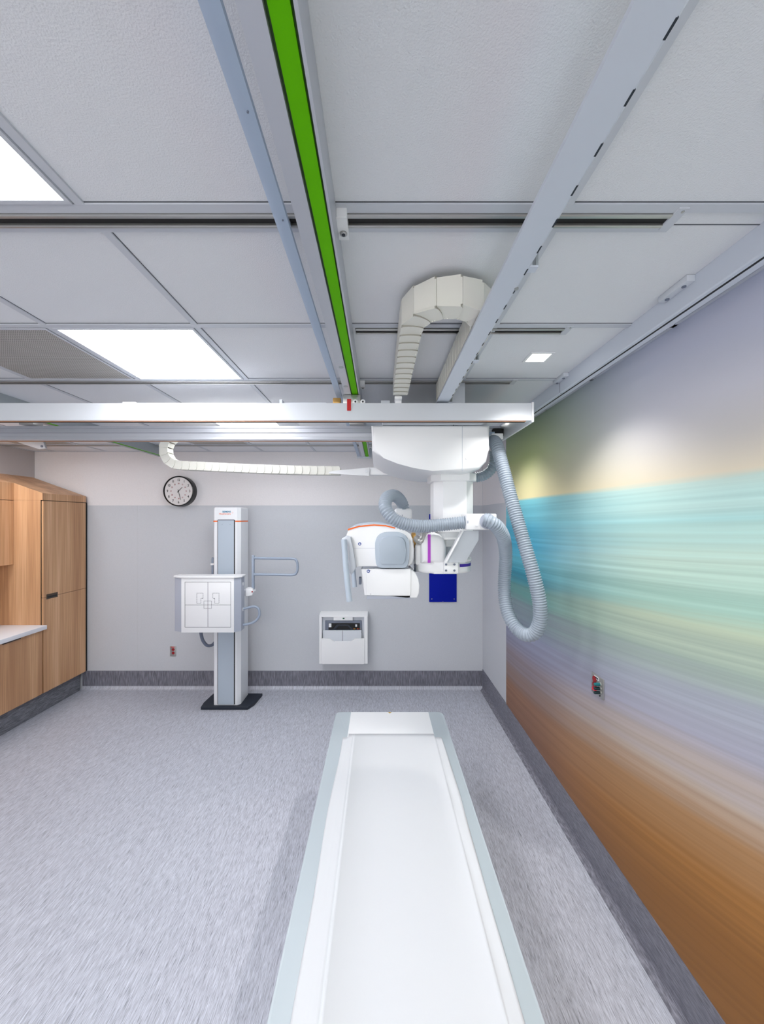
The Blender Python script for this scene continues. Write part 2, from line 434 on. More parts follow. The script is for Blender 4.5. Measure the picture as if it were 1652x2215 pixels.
strut_track(XL+.02, 0.765, 2.212, 2.255, 'long thin dark slotted ceiling track just in front of the bridge')
strut_track(XL+.02, 0.765, 4.138, 4.183, 'long dark ceiling track close to the rear wall')

# ---------------------------------------------------------------- ceiling lights, grilles
def light_panel(xc, yc, s, label):
    t = empty('ceiling_light', (xc, yc, ZC), label, 'ceiling light', 'square ceiling light panels')
    h = s/2
    bm = bmesh.new()
    for a in ((-h, h, -h, -h+.012), (-h, h, h-.012, h), (-h, -h+.012, -h+.012, h-.012), (h-.012, h, -h+.012, h-.012)):
        bbox(bm, xc+a[0], xc+a[1], yc+a[2], yc+a[3], ZC-0.009, ZC-0.001)
    finish('frame', bm, M['tbar'], t)
    box('diffuser', xc-h+.012, xc+h-.012, yc-h+.012, yc+h-.012, ZC-0.007, ZC-0.002, M['diff'], t)
    return t
LX = -1.066
L0 = light_panel(LX, 1.89, 0.588, 'bright square ceiling light panel beside the perforated grille')
copy_tree(L0, (0, 0.672-1.89, 0), 'bright square ceiling light panel cut by the upper left edge of the photo')
copy_tree(L0, (0, 3.112-1.89, 0), 'ceiling light panel seen through the gap in the bridge')

for y_ in (3.112,): copy_tree(L0, (-2.472, y_-1.89, 0), 'ceiling light panel above the cabinet run')

def downlight(xc, yc, label):
    t = empty('square_downlight', (xc, yc, ZC), label, 'ceiling light', 'small square downlights along the mural')
    bm = bmesh.new(); h = 0.058; b = 0.012
    for a in ((-h, h, -h, -h+b), (-h, h, h-b, h), (-h, -h+b, -h+b, h-b), (h-b, h, -h+b, h-b)):
        bbox(bm, xc+a[0], xc+a[1], yc+a[2], yc+a[3], ZC-0.006, ZC-0.0005)
    finish('trim_ring', bm, M['white'], t)
    box('diffuser', xc-h+b, xc+h-b, yc-h+b, yc+h-b, ZC-0.004, ZC-0.001, M['ddiff'], t)
    ld = bpy.data.lights.new('downlight_lamp', 'SPOT'); ld.energy = DOWN_W; ld.spot_size = math.radians(118); ld.spot_blend = 0.75; ld.shadow_soft_size = 0.045
    ld.color = (1, 0.98, 0.95)
    lo = bpy.data.objects.new('lamp', ld); COL.objects.link(lo); lo.location = (xc, yc, ZC-0.012); lo.parent = t; lo.matrix_parent_inverse = Matrix.Translation(-Vector(t.location))
    return t
D0 = downlight(0.785, 1.895, 'small square recessed downlight to the right of the cable tray')
copy_tree(D0, (0, 3.12-1.895, 0), 'small square downlight behind the bridge, hidden by the tube carriage')
copy_tree(D0, (0, 0.67-1.895, 0), 'small square downlight past the right edge of the photo')
copy_tree(D0, (0, -0.56-1.895, 0), 'small square downlight behind the camera beside the mural')

def grille(x0, x1, y0, y1, label):
    t = empty('perforated_air_grille', ((x0+x1)/2, (y0+y1)/2, ZC), label, 'air grille', 'perforated air grilles in the ceiling')
    me_o = box('perforated_plate', x0, x1, y0, y1, ZC-0.006, ZC-0.001, M['perf'], t)
    b = 0.01
    boxes('frame', [(x0, x1, y0, y0+b, ZC-0.009, ZC-.001), (x0, x1, y1-b, y1, ZC-0.009, ZC-.001), (x0, x0+b, y0+b, y1-b, ZC-0.009, ZC-.001), (x1-b, x1, y0+b, y1-b, ZC-0.009, ZC-.001)], M['tbar'], t)
grille(-1.979, -1.389, 1.598, 2.182, 'perforated square air grille left of the bright light panel')
grille(-1.979, -1.389, 3.52, 4.105, 'perforated air grille seen below the bridge near the curved chain')
grille(-3.83, -3.24, 3.60, 4.105, 'perforated air grille above the tall cabinet')

# ---------------------------------------------------------------- ceiling rails
def rail_profile(xc, w, z0, z1, name, label, insert=None, y0=YF+0.3, y1=4.32, flip=1):
    t = empty(name, (xc, (y0+y1)/2, ZC), label, 'ceiling rail')
    return t
# green rail
zr = H+0.70
t = empty('ceiling_rail', (-0.155, 1.0, ZC), 'grey aluminium ceiling rail with a bright green insert', 'ceiling rail')
prism('rail_body', [(-0.195, zr), (-0.1585, zr), (-0.1585, zr+0.02), (-0.1165, zr+0.02), (-0.1165, zr), (-0.1105, zr), (-0.1105, ZC-0.0005), (-0.19, ZC-0.0005), (-0.19, zr+0.03), (-0.195, zr+0.03)], 'Y', YF+0.2, 4.36, M['alu'], t, bev=0)
box('green_insert', -0.153, -0.1215, YF+0.2, 4.355, zr+0.004, zr+0.0195, M['green'], t)
boxes('dark_groove', [(-0.1583, -0.1535, YF+0.2, 4.355, zr+0.012, zr+0.0195), (-0.1213, -0.1166, YF+0.2, 4.355, zr+0.012, zr+0.0195)], M['dgreen'], t)
box('end_plate', -0.255, -0.085, 4.362, 4.375, zr-0.012, ZC-0.001, M['ltgrey'], t, bev=0.002)
for yy in (1.0, 2.222, 4.15):
    c = prism('clamp_block', [(-0.1104, ZC-0.03), (-0.083, ZC-0.03), (-0.083, ZC-0.001), (-0.1104, ZC-0.001)], 'Y', yy-0.02, yy+0.062, M['plastic'], t, bev=0.002)
    cyl('clamp_screw', (-0.096, yy+0.035, ZC-0.032), 0.0095, 0.005, 'Z', M['steel'], t, 20, bev=0.001)
    cyl('clamp_screw', (-0.096, yy+0.035, ZC-0.035), 0.005, 0.003, 'Z', M['navy'], t, 6)
for yy in (1.775, 2.03):
    cyl('rail_bolt', (-0.176, yy, zr-0.0005), 0.011, 0.002, 'Z', M['alu_side'], t, 20)
# thin cable channel left of it
t = empty('cable_channel', (-0.235, 1.0, ZC), 'narrow pale blue-grey cable channel left of the green rail', 'cable channel')
prism('channel_body', [(-0.2465, zr+0.004), (-0.2465, zr+0.014), (-0.2155, zr+0.014), (-0.2155, zr+0.002), (-0.232, zr), ], 'Y', YF+0.2, 4.33, M['bluealu'], t)
for yy in (-1.2, 1.02, 2.23, 4.16): box('hanger', -0.2445, -0.2375, yy-0.012, yy+0.012, zr+0.0145, ZC-0.001, M['alu_side'], t)
for yy in (0.66, 0.9): cyl('rivet', (-0.226, yy, zr), 0.002, 0.003, 'Z', M['slate'], t, 8)
# wide cable tray right
zy = H+0.66
t = empty('cable_tray', (0.36, 1.0, ZC), 'wide white slotted cable tray running diagonally right of the chain loop', 'cable tray')
prism('tray_body', [(0.326, zy), (0.326, zy+0.010), (0.3985, zy+0.010), (0.3985, zy+0.007), (0.392, zy)], 'Y', YF+0.2, 2.235, M['trayw'], t)
for yy in (-1.2, 0.2, 1.02, 1.62, 2.2): box('tray_hanger', 0.4120, 0.418, yy-0.012, yy+0.012, zy+0.006, ZC-0.001, M['alu_side'], t); box('hanger_foot', 0.390, 0.418, yy-0.012, yy+0.012, zy+0.0015, zy+0.006, M['trayw'], t)
yy = 0.42
while yy < 2.1:
    box('tray_slot', 0.3905, 0.3942, yy, yy+0.024, zy-0.0006, zy+0.004, M['navy'], t); yy += 0.085
cyl('tray_screw', (0.393, 1.10, zy-0.001), 0.006, 0.004, 'Z', M['steel'], t, 12)
box('tray_end_bracket', 0.352, 0.50, 2.236, 2.25, zr-0.04, ZC-0.001, M['ltgrey'], t, bev=0.002)
# left rail
t = empty('ceiling_rail', (-2.43, 1.0, ZC), 'dark grey ceiling rail near the cabinets, edged in green', 'ceiling rail')
prism('rail_body', [(-2.49, zr), (-2.45, zr), (-2.45, zr+0.02), (-2.41, zr+0.02), (-2.41, zr), (-2.405, zr), (-2.405, ZC-0.0005), (-2.485, ZC-0.0005)], 'Y', YF+0.2, 4.34, M['alu_side'], t)
box('green_insert', -2.448, -2.414, YF+0.2, 4.335, zr+0.004, zr+0.0195, M['green'], t)
# far left third rail hangers glimpsed under the bridge
c = prism('clamp_block', [(-2.5, ZC-0.03), (-2.49, ZC-0.03), (-2.49, ZC-0.001), (-2.52, ZC-0.001)], 'Y', 4.12, 4.22, M['plastic'], t)
# mural side rail
t = empty('wall_side_rail', (1.05, 1.0, ZC), 'white ceiling rail with a black groove along the top of the mural', 'ceiling rail')
zr2 = ZC-0.083
prism('rail_body', [(1.034, zr2+0.004), (1.038, zr2), (1.051, zr2), (1.051, zr2+0.02), (1.062, zr2+0.02), (1.062, zr2), (1.086, zr2), (1.09, zr2+0.004), (1.09, ZC-0.0005), (1.034, ZC-0.0005)], 'Y', YF+0.2, 4.30, M['trayw'], t)
box('black_groove', 1.0515, 1.0615, YF+0.2, 4.29, zr2+0.001, zr2+0.019, M['black'], t)
boxes('joint_line', [(1.0332, 1.0342, 2.195, 2.198, zr2+0.004, ZC-0.002), (1.037, 1.050, 2.195, 2.198, zr2-0.0006, zr2+0.001)], M['slate'], t)
for yy in (1.33, 2.17):
    box('clamp_block', 1.006, 1.034, yy-0.075, yy+0.055, ZC-0.022, ZC-0.0005, M['ltgrey'], t, bev=0.002)
    cyl('clamp_screw', (1.02, yy+0.03, ZC-0.023), 0.007, 0.004, 'Z', M['slate'], t, 12)
    cyl('clamp_screw', (1.02, yy-0.045, ZC-0.023), 0.007, 0.004, 'Z', M['slate'], t, 12)

t = empty('ceiling_hanger', (-3.58, 3.97, ZC), 'pale steel hanger bracket on the ceiling above the tall cabinet', 'bracket')
prism('hanger_plate', [(-3.76, ZC-0.001), (-3.46, ZC-0.001), (-3.435, ZC-0.075), (-3.50, ZC-0.085)], 'Y', 3.95, 3.975, M['ltgrey'], t, bev=0.002)
cyl('bolt', (-3.47, 3.947, ZC-0.055), 0.012, 0.005, 'Y', M['slate'], t, 16)

# ---------------------------------------------------------------- energy chains
def link_mesh(pitch, thick, height, wedge=0.0):
    """one chain link: x along the chain, y through the thickness (outside +y), z across the chain; wedge widens the outside"""
    bm = bmesh.new()
    a = pitch/2; hh = height/2; th = thick/2
    ao, ai = a*0.985*(1+wedge), a*0.98*(1-wedge)
    def trap(xo, xi, yo, yi, z0, z1):
        prism_bm(bm, [(-xi, yi), (xi, yi), (xo, yo), (-xo, yo)], 'Z', z0, z1)
    trap(ao, ao-0.001, th, th-0.005, -hh+0.006, hh-0.006)
    trap(ai*0.9, ai*0.8, -th+0.004, -th, -hh+0.006, hh-0.006)
    trap(ao-0.003, ai*0.9, th-0.0055, -th+0.0045, -hh+0.009, hh-0.009)
    for s in (-1, 1):
        pts = [(-ai, -th), (ai*0.85, -th)]
        for i in range(1, 8):
            t_ = -PI/2+PI*i/8; f = (math.sin(t_)+1)/2
            pts.append((ai*0.85+(ao*0.85-ai*0.85)*f+math.cos(t_)*a*0.40, math.sin(t_)*th))
        pts += [(ao*0.85, th), (-ao, th)]
        v0 = []; v1 = []
        for x, y in pts:
            k = 0.0002+0.0050*(x+a)/(2*a)
            v0.append(bm.verts.new((x, y, s*(hh-0.0065)))); v1.append(bm.verts.new((x, y, s*(hh-0.003+k))))
        bm.faces.new(v0); bm.faces.new(v1)
        for i in range(len(pts)):
            f_ = bm.faces.new((v0[i], v0[(i+1) % len(pts)], v1[(i+1) % len(pts)], v1[i]))
            if 1 <= i <= 8: f_.material_index = 1  # arc rim coloured darker as painted shade at the plate overlap
        for dx in (-0.35, -0.05):
            bmesh.ops.create_cone(bm, cap_ends=True, segments=8, radius1=0.0018, radius2=0.0018, depth=0.003, matrix=Matrix.Translation((a*dx, -th*0.86, s*(hh+0.0004))))
    bmesh.ops.recalc_face_normals(bm, faces=bm.faces)
    me = bpy.data.meshes.new('link'); bm.to_mesh(me); bm.free(); me.materials.append(M['ivory']); me.materials.append(M['joint'])
    return me
def chain(t, pts, W, pitch, thick, height):
    P = resample(pts, pitch); cache = {}
    segs = list(zip(P, P[1:]))
    for i, (a, b) in enumerate(segs):
        T = (b-a).normalized(); N = W.cross(T).normalized()
        pa = segs[max(i-1, 0)]; pb = segs[min(i+1, len(segs)-1)]
        bend = ((pa[1]-pa[0]).angle(b-a)+(pb[1]-pb[0]).angle(b-a))/4
        wd = round(min(0.6, math.tan(bend)*thick/pitch), 1)
        if wd not in cache: cache[wd] = link_mesh(pitch, thick, height, wd)
        mx = Matrix(((T.x, N.x, W.x, 0), (T.y, N.y, W.y, 0), (T.z, N.z, W.z, 0), (0, 0, 0, 1)))
        o = bpy.data.objects.new('link', cache[wd])
        COL.objects.link(o); o.parent = t; o.matrix_parent_inverse = Matrix.Identity(4)
        o.matrix_basis = Matrix.Translation((a+b)/2-Vector(t.location)) @ mx
# loop on the ceiling: right run -> bend -> left run
cx, cyy, r = 0.242, 1.387, 0.126
pts = [Vector((cx+r, y, 0)) for y in (2.22, 2.05, 1.9, 1.6)] + [Vector((cx+r*math.cos(a_), cyy-r*math.sin(a_), 0)) for a_ in [PI*i/16 for i in range(17)]] + [Vector((cx-r, y, 0)) for y in (1.55, 1.7, 1.9, 2.12)]
for p in pts: p.z = H+0.728
t = empty('cable_chain', (cx, 1.8, H+0.728), 'ivory cable drag chain looping in a U below the ceiling tiles', 'cable chain')
pts.reverse()
chain(t, pts, Vector((0, 0, -1)), 0.064, 0.080, 0.098)
t.location
box('hanger', 0.345, 0.395, 2.1, 2.2, H+0.781, ZC-0.001, M['ltgrey'], t)
box('end_bracket', 0.085, 0.125, 2.11, 2.20, H+0.66, H+0.674, M['plastic'], t, bev=0.002)
# chain feeding the carriage, behind the bridge
Yc2 = 3.02
pc = at(392, 974, Yc2); rr_ = 0.122
p2 = [Vector((pc.x+x, Yc2, pc.z+rr_)) for x in (1.0, 0.7, 0.4, 0.1)] + [Vector((pc.x-rr_*math.sin(a_), Yc2, pc.z+rr_*math.cos(a_))) for a_ in [PI*i/16 for i in range(17)]]
for px, py in ((440, 1009.5), (500, 1012.5), (560, 1015), (620, 1017), (680, 1018.5), (735, 1019)): p2.append(at(px, py, Yc2))
t = empty('cable_chain', (-1.0, Yc2, pc.z), 'white cable drag chain curling under the bridge and running to the carriage', 'cable chain')
chain(t, p2, Vector((0, 1, 0)), 0.058, 0.066, 0.085)
a_ = at(711, 1024, Yc2-0.05); b_ = at(798, 1013, Yc2-0.05)
prism('chain_end_bracket', [(a_.x, a_.z-0.002), (b_.x, a_.z-0.02), (b_.x+0.004, b_.z+0.006), (a_.x+0.03, b_.z-0.02), (a_.x, b_.z-0.03)], 'Y', Yc2-0.055, Yc2-0.045, M['plastic'], t, bev=0.002)
box('fixing_bracket', -0.75, -0.60, 2.731, Yc2+0.04, pc.z+rr_+0.034, pc.z+rr_+0.04, M['ltgrey'], t)
cyl('bracket_pin', at(792, 1019, Yc2-0.058), 0.012, 0.006, 'Y', M['white'], t, 16)
a_ = at(800, 1028, Yc2); b_ = at(860, 1012, Yc2)
box('connecting_arm', a_.x-0.02, b_.x+0.05, Yc2-0.03, Yc2+0.03, a_.z, b_.z, M['plastic'], t, bev=0.004)

# ---------------------------------------------------------------- bridge (travelling cross beam)
zt, zb = H+0.648, H+0.549
t = empty('ceiling_bridge', (-0.9, 2.45, zt), 'long white travelling cross beam hanging below the ceiling rails', 'ceiling bridge')
YBf, YBr = 2.15, 2.68
XE, XS = 0.853, -2.95
def slab_profile(y0, y1, inner):
    # inner: +1 rail grooves on the far side, -1 grooves on the near side
    if inner > 0:
        return [(y0, zb+0.004), (y0, zt), (y1, zt), (y1, zt-0.03), (y1-0.012, zt-0.034), (y1-0.012, zb+0.02), (y1, zb+0.016), (y1, zb), (y0+0.004, zb)]
    return [(y1, zb), (y1, zt), (y0, zt), (y0, zt-0.014), (y0+0.008, zt-0.016), (y0+0.008, zt-0.034), (y0, zt-0.036), (y0, zt-0.046), (y0+0.012, zt-0.048), (y0+0.014, zb+0.026), (y0, zb+0.022), (y0, zb+0.006), (y0+0.006, zb)]
prism('front_beam', slab_profile(YBf, YBf+0.05, 1), 'X', XS, XE-0.001, M['beam'], t)
prism('rear_beam', slab_profile(YBr, YBr+0.05, -1), 'X', XS, XE-0.001, M['alu'], t)
box('copper_strip', XS, XE-0.03, YBf+0.002, YBf+0.016, zb-0.003, zb-0.0005, M['copper'], t)
box('copper_strip', XS, XE-0.03, YBr+0.03, YBr+0.048, zb-0.003, zb-0.0005, M['copper'], t)
box('dark_seal', XS, XE-0.03, YBf+0.017, YBf+0.030, zb-0.004, zb-0.0005, M['black'], t)
box('end_plate', XE, XE+0.012, YBf-0.006, YBr+0.056, zb-0.008, zt+0.004, M['white'], t, bev=0.002)
box('end_plate', XS-0.012, XS, YBf-0.006, YBr+0.056, zb-0.008, zt+0.004, M['white'], t, bev=0.002)
box('end_crossbar', XE-0.22, XE-0.15, YBf+0.052, YBr-0.002, zt-0.03, zt-0.005, M['white'], t)
box('end_stop', XE-0.07, XE-0.001, YBr-0.05, YBr-0.01, zb+0.02, zt-0.03, M['black'], t)
# trolleys that carry the bridge on the rails
for xr in (-0.155, -2.43):
    for yy in (YBf+0.03, YBr-0.02):
        box('trolley', xr-0.05, xr+0.05, yy-0.02, yy+0.06, zt+0.001, zr-0.001, M['steel'], t, bev=0.003)
boxes('support_bracket', [(-0.56, -0.545, YBf+0.005, YBf+0.05, zt, zt+0.022), (-0.54, -0.3, YBf+0.03, YBf+0.05, zt, zt+0.012), (0.01, 0.06, YBf+0.02, YBf+0.05, zt, zt+0.02)], M['ltgrey'], t)
cy_ = YBf+0.03
box('brass_motor', -0.262, -0.218, cy_-0.012, cy_+0.03, zt+0.0005, zt+0.036, M['brass'], t, bev=0.004)
box('brass_motor_cap', -0.258, -0.222, cy_-0.017, cy_-0.0125, zt+0.004, zt+0.018, M['brass'], t, bev=0.002)
for xr in (-0.134, -0.092):
    cyl('roller', (xr, YBf+0.012, zt+0.008), 0.0145, 0.02, 'Y', M['plastic'], t, 20, bev=0.003)
    cyl('roller_pin', (xr, YBf+0.001, zt+0.008), 0.005, 0.004, 'Y', M['black'], t, 12)
prism('red_tag', [(-0.180, zt-0.043), (-0.158, zt-0.043), (-0.158, zt+0.022), (-0.180, zt+0.022)], 'Y', YBf-0.004, YBf-0.001, M['red'], t)
box('chain_anchor', 0.088, 0.125, YBf+0.004, YBf+0.008, zt, zt+0.045, M['plastic'], t)
box('end_clip', -1.44, -1.37, YBf+0.004, YBf+0.02, zt+0.0005, zt+0.008, M['plastic'], t)

# ---------------------------------------------------------------- tube unit
U = empty('xray_tube_unit', (0.46, 2.55, zb), 'white ceiling-hung x-ray tube unit with telescopic column and grey hoses', 'x-ray machine')
yf, yb = 2.235, 2.93
def front(pts, Y): return [(at(px, py, Y).x, at(px, py, Y).z) for px, py in pts]
prof = [(803, 919.3), (804.5, 976), (830, 991), (860, 1003), (895, 1012.5), (935, 1018.5), (1010, 1020), (1038, 1014), (1053, 998), (1058, 972), (1060, 919.3)]
hs = prism('carriage_housing', front(prof, yf), 'Y', yf, yb, M['plastic'], U, bev=0.022, seg=5, ang=45)
a_ = at(999, 917, yf); b_ = at(997, 1020, yf)
box('carriage_frame', 0.02, 0.6, 2.21, 2.67, at(0, 919.3, yf).z+0.001, zt-0.02, M['ltgrey'], U)
c = boxes('housing_seam', [(a_.x, a_.x+0.0022, yf-0.0006, yf+0.002, b_.z+0.004, a_.z-0.012)], M['endgrey'], hs)
c = cyl('housing_screw', at(1009, 991.5, yf-0.001), 0.0075, 0.003, 'Y', M['white'], hs, 18, bev=0.001)
c = cyl('housing_pin', at(980.5, 920, yf-0.0005), 0.0024, 0.002, 'Y', M['navy'], hs, 8)
# column
cx0, cx1 = at(940, 1100, 2.40).x, at(1027, 1100, 2.40).x
def octo(x0, x1, y0, y1, ch):
    return [(x0, y0+ch), (x0+ch*1.0, y0), (x1-ch, y0), (x1, y0+ch), (x1, y1-ch), (x1-ch, y1), (x0+ch, y1), (x0, y1-ch)]
zh = at(980, 1021, yf).z
zcol = H-0.084
prism('collar', octo(cx0-0.018, cx1+0.018, 2.385, 2.68, 0.055), 'Z', zh-0.038, zh+0.02, M['plastic'], U, bev=0.010)
c1 = prism('column', octo(cx0, cx1, 2.40, 2.655, 0.052), 'Z', zcol, zh+0.05, M['plastic'], U, bev=0.002)
prism('column_section', octo(cx0+0.022, cx1-0.022, 2.422, 2.633, 0.045), 'Z', zcol-0.05, zcol+0.1, M['plastic'], c1, bev=0.003)
prism('column_section', octo(cx0+0.044, cx1-0.044, 2.444, 2.611, 0.038), 'Z', zcol-0.095, zcol+0.1, M['plastic'], c1, bev=0.003)
prism('column_section', octo(cx0+0.064, cx1-0.064, 2.464, 2.591, 0.03), 'Z', zcol-0.19, zcol+0.1, M['ltgrey'], c1, bev=0.003)
# base of the arm
a_, b_ = at(903, 1216, 2.3), at(1026, 1242, 2.3)
arm = prism('arm_base', rrect(a_.x, b_.x, 2.31, 2.68, 0.10, 8), 'Z', b_.z, a_.z, M['plastic'], U, bev=0.022, seg=4)
a2, b2 = at(989, 1208.5, 2.3), at(1026, 1217, 2.3)
prism('end_cap', rrect(a2.x, b2.x-0.001, 2.33, 2.66, 0.045), 'Z', a_.z-0.004, a2.z, M['plastic'], arm, bev=0.012)
v_ = at(1010, 1224, 2.3)
xs_ = at(995, 1224, 2.3).x
prism('violet_stripe', [p for p in rrect(a_.x, b_.x+0.0012, 2.3088, 2.6812, 0.1012, 8) if p[0] > xs_ and p[1] < 2.5]+[(b_.x-0.02, 2.5), (xs_, 2.5), (xs_, 2.3088)], 'Z', v_.z-0.008, v_.z+0.009, M['violet'], arm)
dome = front([(911, 1219), (911, 1176), (916, 1163), (927, 1153), (940, 1151), (953, 1157), (961, 1167), (966, 1182), (966, 1219)], 2.3)
dm = prism('arm_cover', dome, 'Y', 2.30, 2.62, M['plastic'], U, bev=0.03, seg=5)
s_ = front([(925, 1152), (931, 1151.6), (931.5, 1218), (925, 1218)], 2.2985)
bm = bmesh.new(); prism_bm(bm, front([(925, 1156), (931, 1156), (931, 1217.5), (925, 1217.5)], 2.2985), 'Y', 2.297, 2.305)
finish('purple_stripe', bm, M['purple'], dm)
bm = bmesh.new(); bbox(bm, at(925, 0, 2.2985).x, at(931, 0, 2.2985).x, 2.33, 2.59, at(0, 1152, 2.3).z, at(0, 1151.4, 2.3).z+0.0012)
finish('purple_stripe', bm, M['purple'], dm)
# bolt plate, gusset and hose box
box('bolt_plate', at(960, 0, 2.28).x, at(990, 0, 2.28).x, 2.270, 2.312, at(0, 1240, 2.28).z, at(0, 1216, 2.28).z, M['plastic'], U, bev=0.002)
for px, py in ((964.5, 1221), (982.5, 1221), (964.5, 1234), (982.5, 1234)):
    cyl('bolt', at(px, py, 2.268), 0.0065, 0.005, 'Y', M['slate'], U, 16, bev=0.001)
gs = prism('gusset_plate', front([(1001, 1148), (1036, 1148), (1036.5, 1168), (1007, 1217.5), (962, 1217.5)], 2.25), 'Y', 2.262, 2.272, M['ltgrey'], U, bev=0.002)
prism('gusset_flange', front([(997, 1148), (1001, 1148), (964, 1217.5), (960, 1216)], 2.25), 'Y', 2.225, 2.272, M['plastic'], gs, bev=0.001)
hb = box('hose_box', at(1007, 0, 2.2).x, at(1073, 0, 2.2).x, 2.19, 2.33, at(0, 1146, 2.2).z, at(0, 1111.5, 2.2).z, M['plastic'], U, bev=0.006, seg=3)
cyl('hose_box_screw', at(1031, 1136.5, 2.188), 0.0085, 0.005, 'Y', M['white'], hb, 18, bev=0.001)
cyl('hose_clamp', at(1008, 1129, 2.23), 0.041, 0.008, 'X', M['endgrey'], hb, 24)

# tube housing
def crv(pts, n=4): return [(p.x, p.y) for p in catmull([Vector((x, y, 0)) for x, y in pts], n, True)]
def Z5(lst): return [(700+x/5.507, 1060+y/5.507) for x, y in lst]
def Z6(lst): return [(880+x/5.1625, 1040+y/5.1625) for x, y in lst]
YT = 2.30
th = prism('tube_housing', front(Z5([(268, 545), (292, 468), (360, 440), (470, 415), (600, 405), (740, 415), (850, 445), (960, 480), (1030, 520), (1058, 580), (1070, 700), (1065, 850), (1020, 905), (640, 907), (420, 897), (385, 905), (370, 940)]), YT), 'Y', YT, YT+0.30, M['plastic'], U, bev=0.028, seg=5, ang=25)
cap = prism('top_cover', front(Z5([(300, 455), (400, 400), (540, 378), (680, 380), (800, 410), (900, 450), (900, 520), (340, 520)]), YT+0.02), 'Y', YT+0.02, YT+0.28, M['gcap'], U, bev=0.012, seg=3, ang=25)
st = Z5([(288, 462), (420, 425), (600, 408), (740, 418), (850, 446), (850, 461), (740, 434), (600, 424), (420, 441), (288, 482)])
prism('orange_stripe', front(st, YT-0.001), 'Y', YT-0.003, YT+0.302, M['orange'], th)
gc = prism('side_cover', front(crv(Z5([(612, 700), (616, 610), (650, 540), (720, 505), (810, 497), (900, 503), (975, 540), (1014, 610), (1018, 700), (1012, 860), (975, 922), (900, 925), (740, 925), (660, 921), (622, 865)]), 3), YT-0.02), 'Y', YT-0.028, YT+0.05, M['gcap'], U, bev=0.006, seg=3, ang=40)
prism('raised_panel', front(Z5([(665, 860), (655, 700), (665, 610), (710, 560), (780, 545), (880, 545), (945, 572), (975, 620), (982, 720), (972, 850), (940, 885), (690, 885)]), YT-0.03), 'Y', YT-0.036, YT-0.024, M['gcap'], gc, bev=0.006, seg=3, ang=40)
boxes('housing_seam', [(at(765, 0, YT).x, at(811, 0, YT).x, YT-0.0006, YT+0.001, at(0, 1186.3, YT).z, at(0, 1185.8, YT).z)], M['endgrey'], th)
def icon(px, py, Y, r, parent):
    cyl('safety_icon', at(px, py, Y), r, 0.0012, 'Y', M['iconblue'], parent, 20)
    c_ = at(px, py, Y-0.0012)
    prism('safety_icon_mark', [(c_.x-r*.55, c_.z-r*.45), (c_.x+r*.3, c_.z-r*.5), (c_.x+r*.65, c_.z+.1*r), (c_.x-.05*r, c_.z+.1*r), (c_.x-.1*r, c_.z+r*.6), (c_.x-.4*r, c_.z+.6*r)], 'Y', Y-0.0018, Y-0.0006, M['white'], parent)
icon(777.7, 1176.5, YT-0.0004, 0.0098, th)
# collimator
YK = 2.285
ck = prism('collimator', front(Z5([(445, 940), (485, 1253), (1000, 1280), (1112, 1285), (1136, 1230), (1140, 1140), (1128, 1065), (1100, 1000), (1062, 955), (1010, 935)]), YK+0.02), 'Y', YK+0.015, YK+0.27, M['plastic'], U, bev=0.008, seg=3, ang=40)
prism('collimator_front', front(Z5([(505, 940), (505, 1256), (1036, 1256), (1036, 940)]), YK), 'Y', YK, YK+0.03, M['plastic'], ck, bev=0.004)
prism('collimator_base', front(Z5([(512, 1256), (512, 1296), (1030, 1296), (1030, 1256)]), YK+0.02), 'Y', YK+0.015, YK+0.22, M['endgrey'], ck, bev=0.002)
cyl('screw', at(801.5, 1234, YK-0.0005), 0.0018, 0.002, 'Y', M['navy'], ck, 8); cyl('screw', at(801.5, 1285, YK-0.0005), 0.0022, 0.002, 'Y', M['navy'], ck, 8)
icon(796.5, 1235.5, YK-0.0006, 0.0098, ck)
prism('collimator_neck', front(Z5([(460, 905), (460, 945), (1010, 945), (1010, 905)]), YT+0.03), 'Y', YT+0.03, YT+0.24, M['endgrey'], ck, bev=0.003)
bx = Z5([(420, 1035), (450, 1120)])
box('tape_clip', at(bx[0][0], 0, 2.4).x, at(bx[1][0], 0, 2.4).x, 2.38, 2.42, at(0, bx[1][1], 2.4).z, at(0, bx[0][1], 2.4).z, M['slate'], ck, bev=0.003)
# handle bars
prism('handle_plate', front(Z5([(212, 580), (270, 545), (320, 560), (345, 700), (385, 930), (330, 1012), (300, 990), (290, 840), (318, 640), (215, 640)]), 2.25), 'Y', 2.262, 2.50, M['ltgrey'], U, bev=0.008)
def z5(x, y, Y): return at(700+x/5.507, 1060+y/5.507, Y)
hd = tube('handle', [z5(240, 590, 2.24), z5(248, 700, 2.235), z5(256, 800, 2.23), z5(262, 900, 2.225), z5(280, 1100, 2.215), z5(300, 1280, 2.21), z5(306, 1325, 2.21)], 0.0165, M['gcap'], U, 6, 18)
hd = tube('handle', [z5(350, 940, 2.50), z5(358, 1040, 2.50), z5(370, 1155, 2.50)], 0.015, M['gcap'], U, 6, 18)
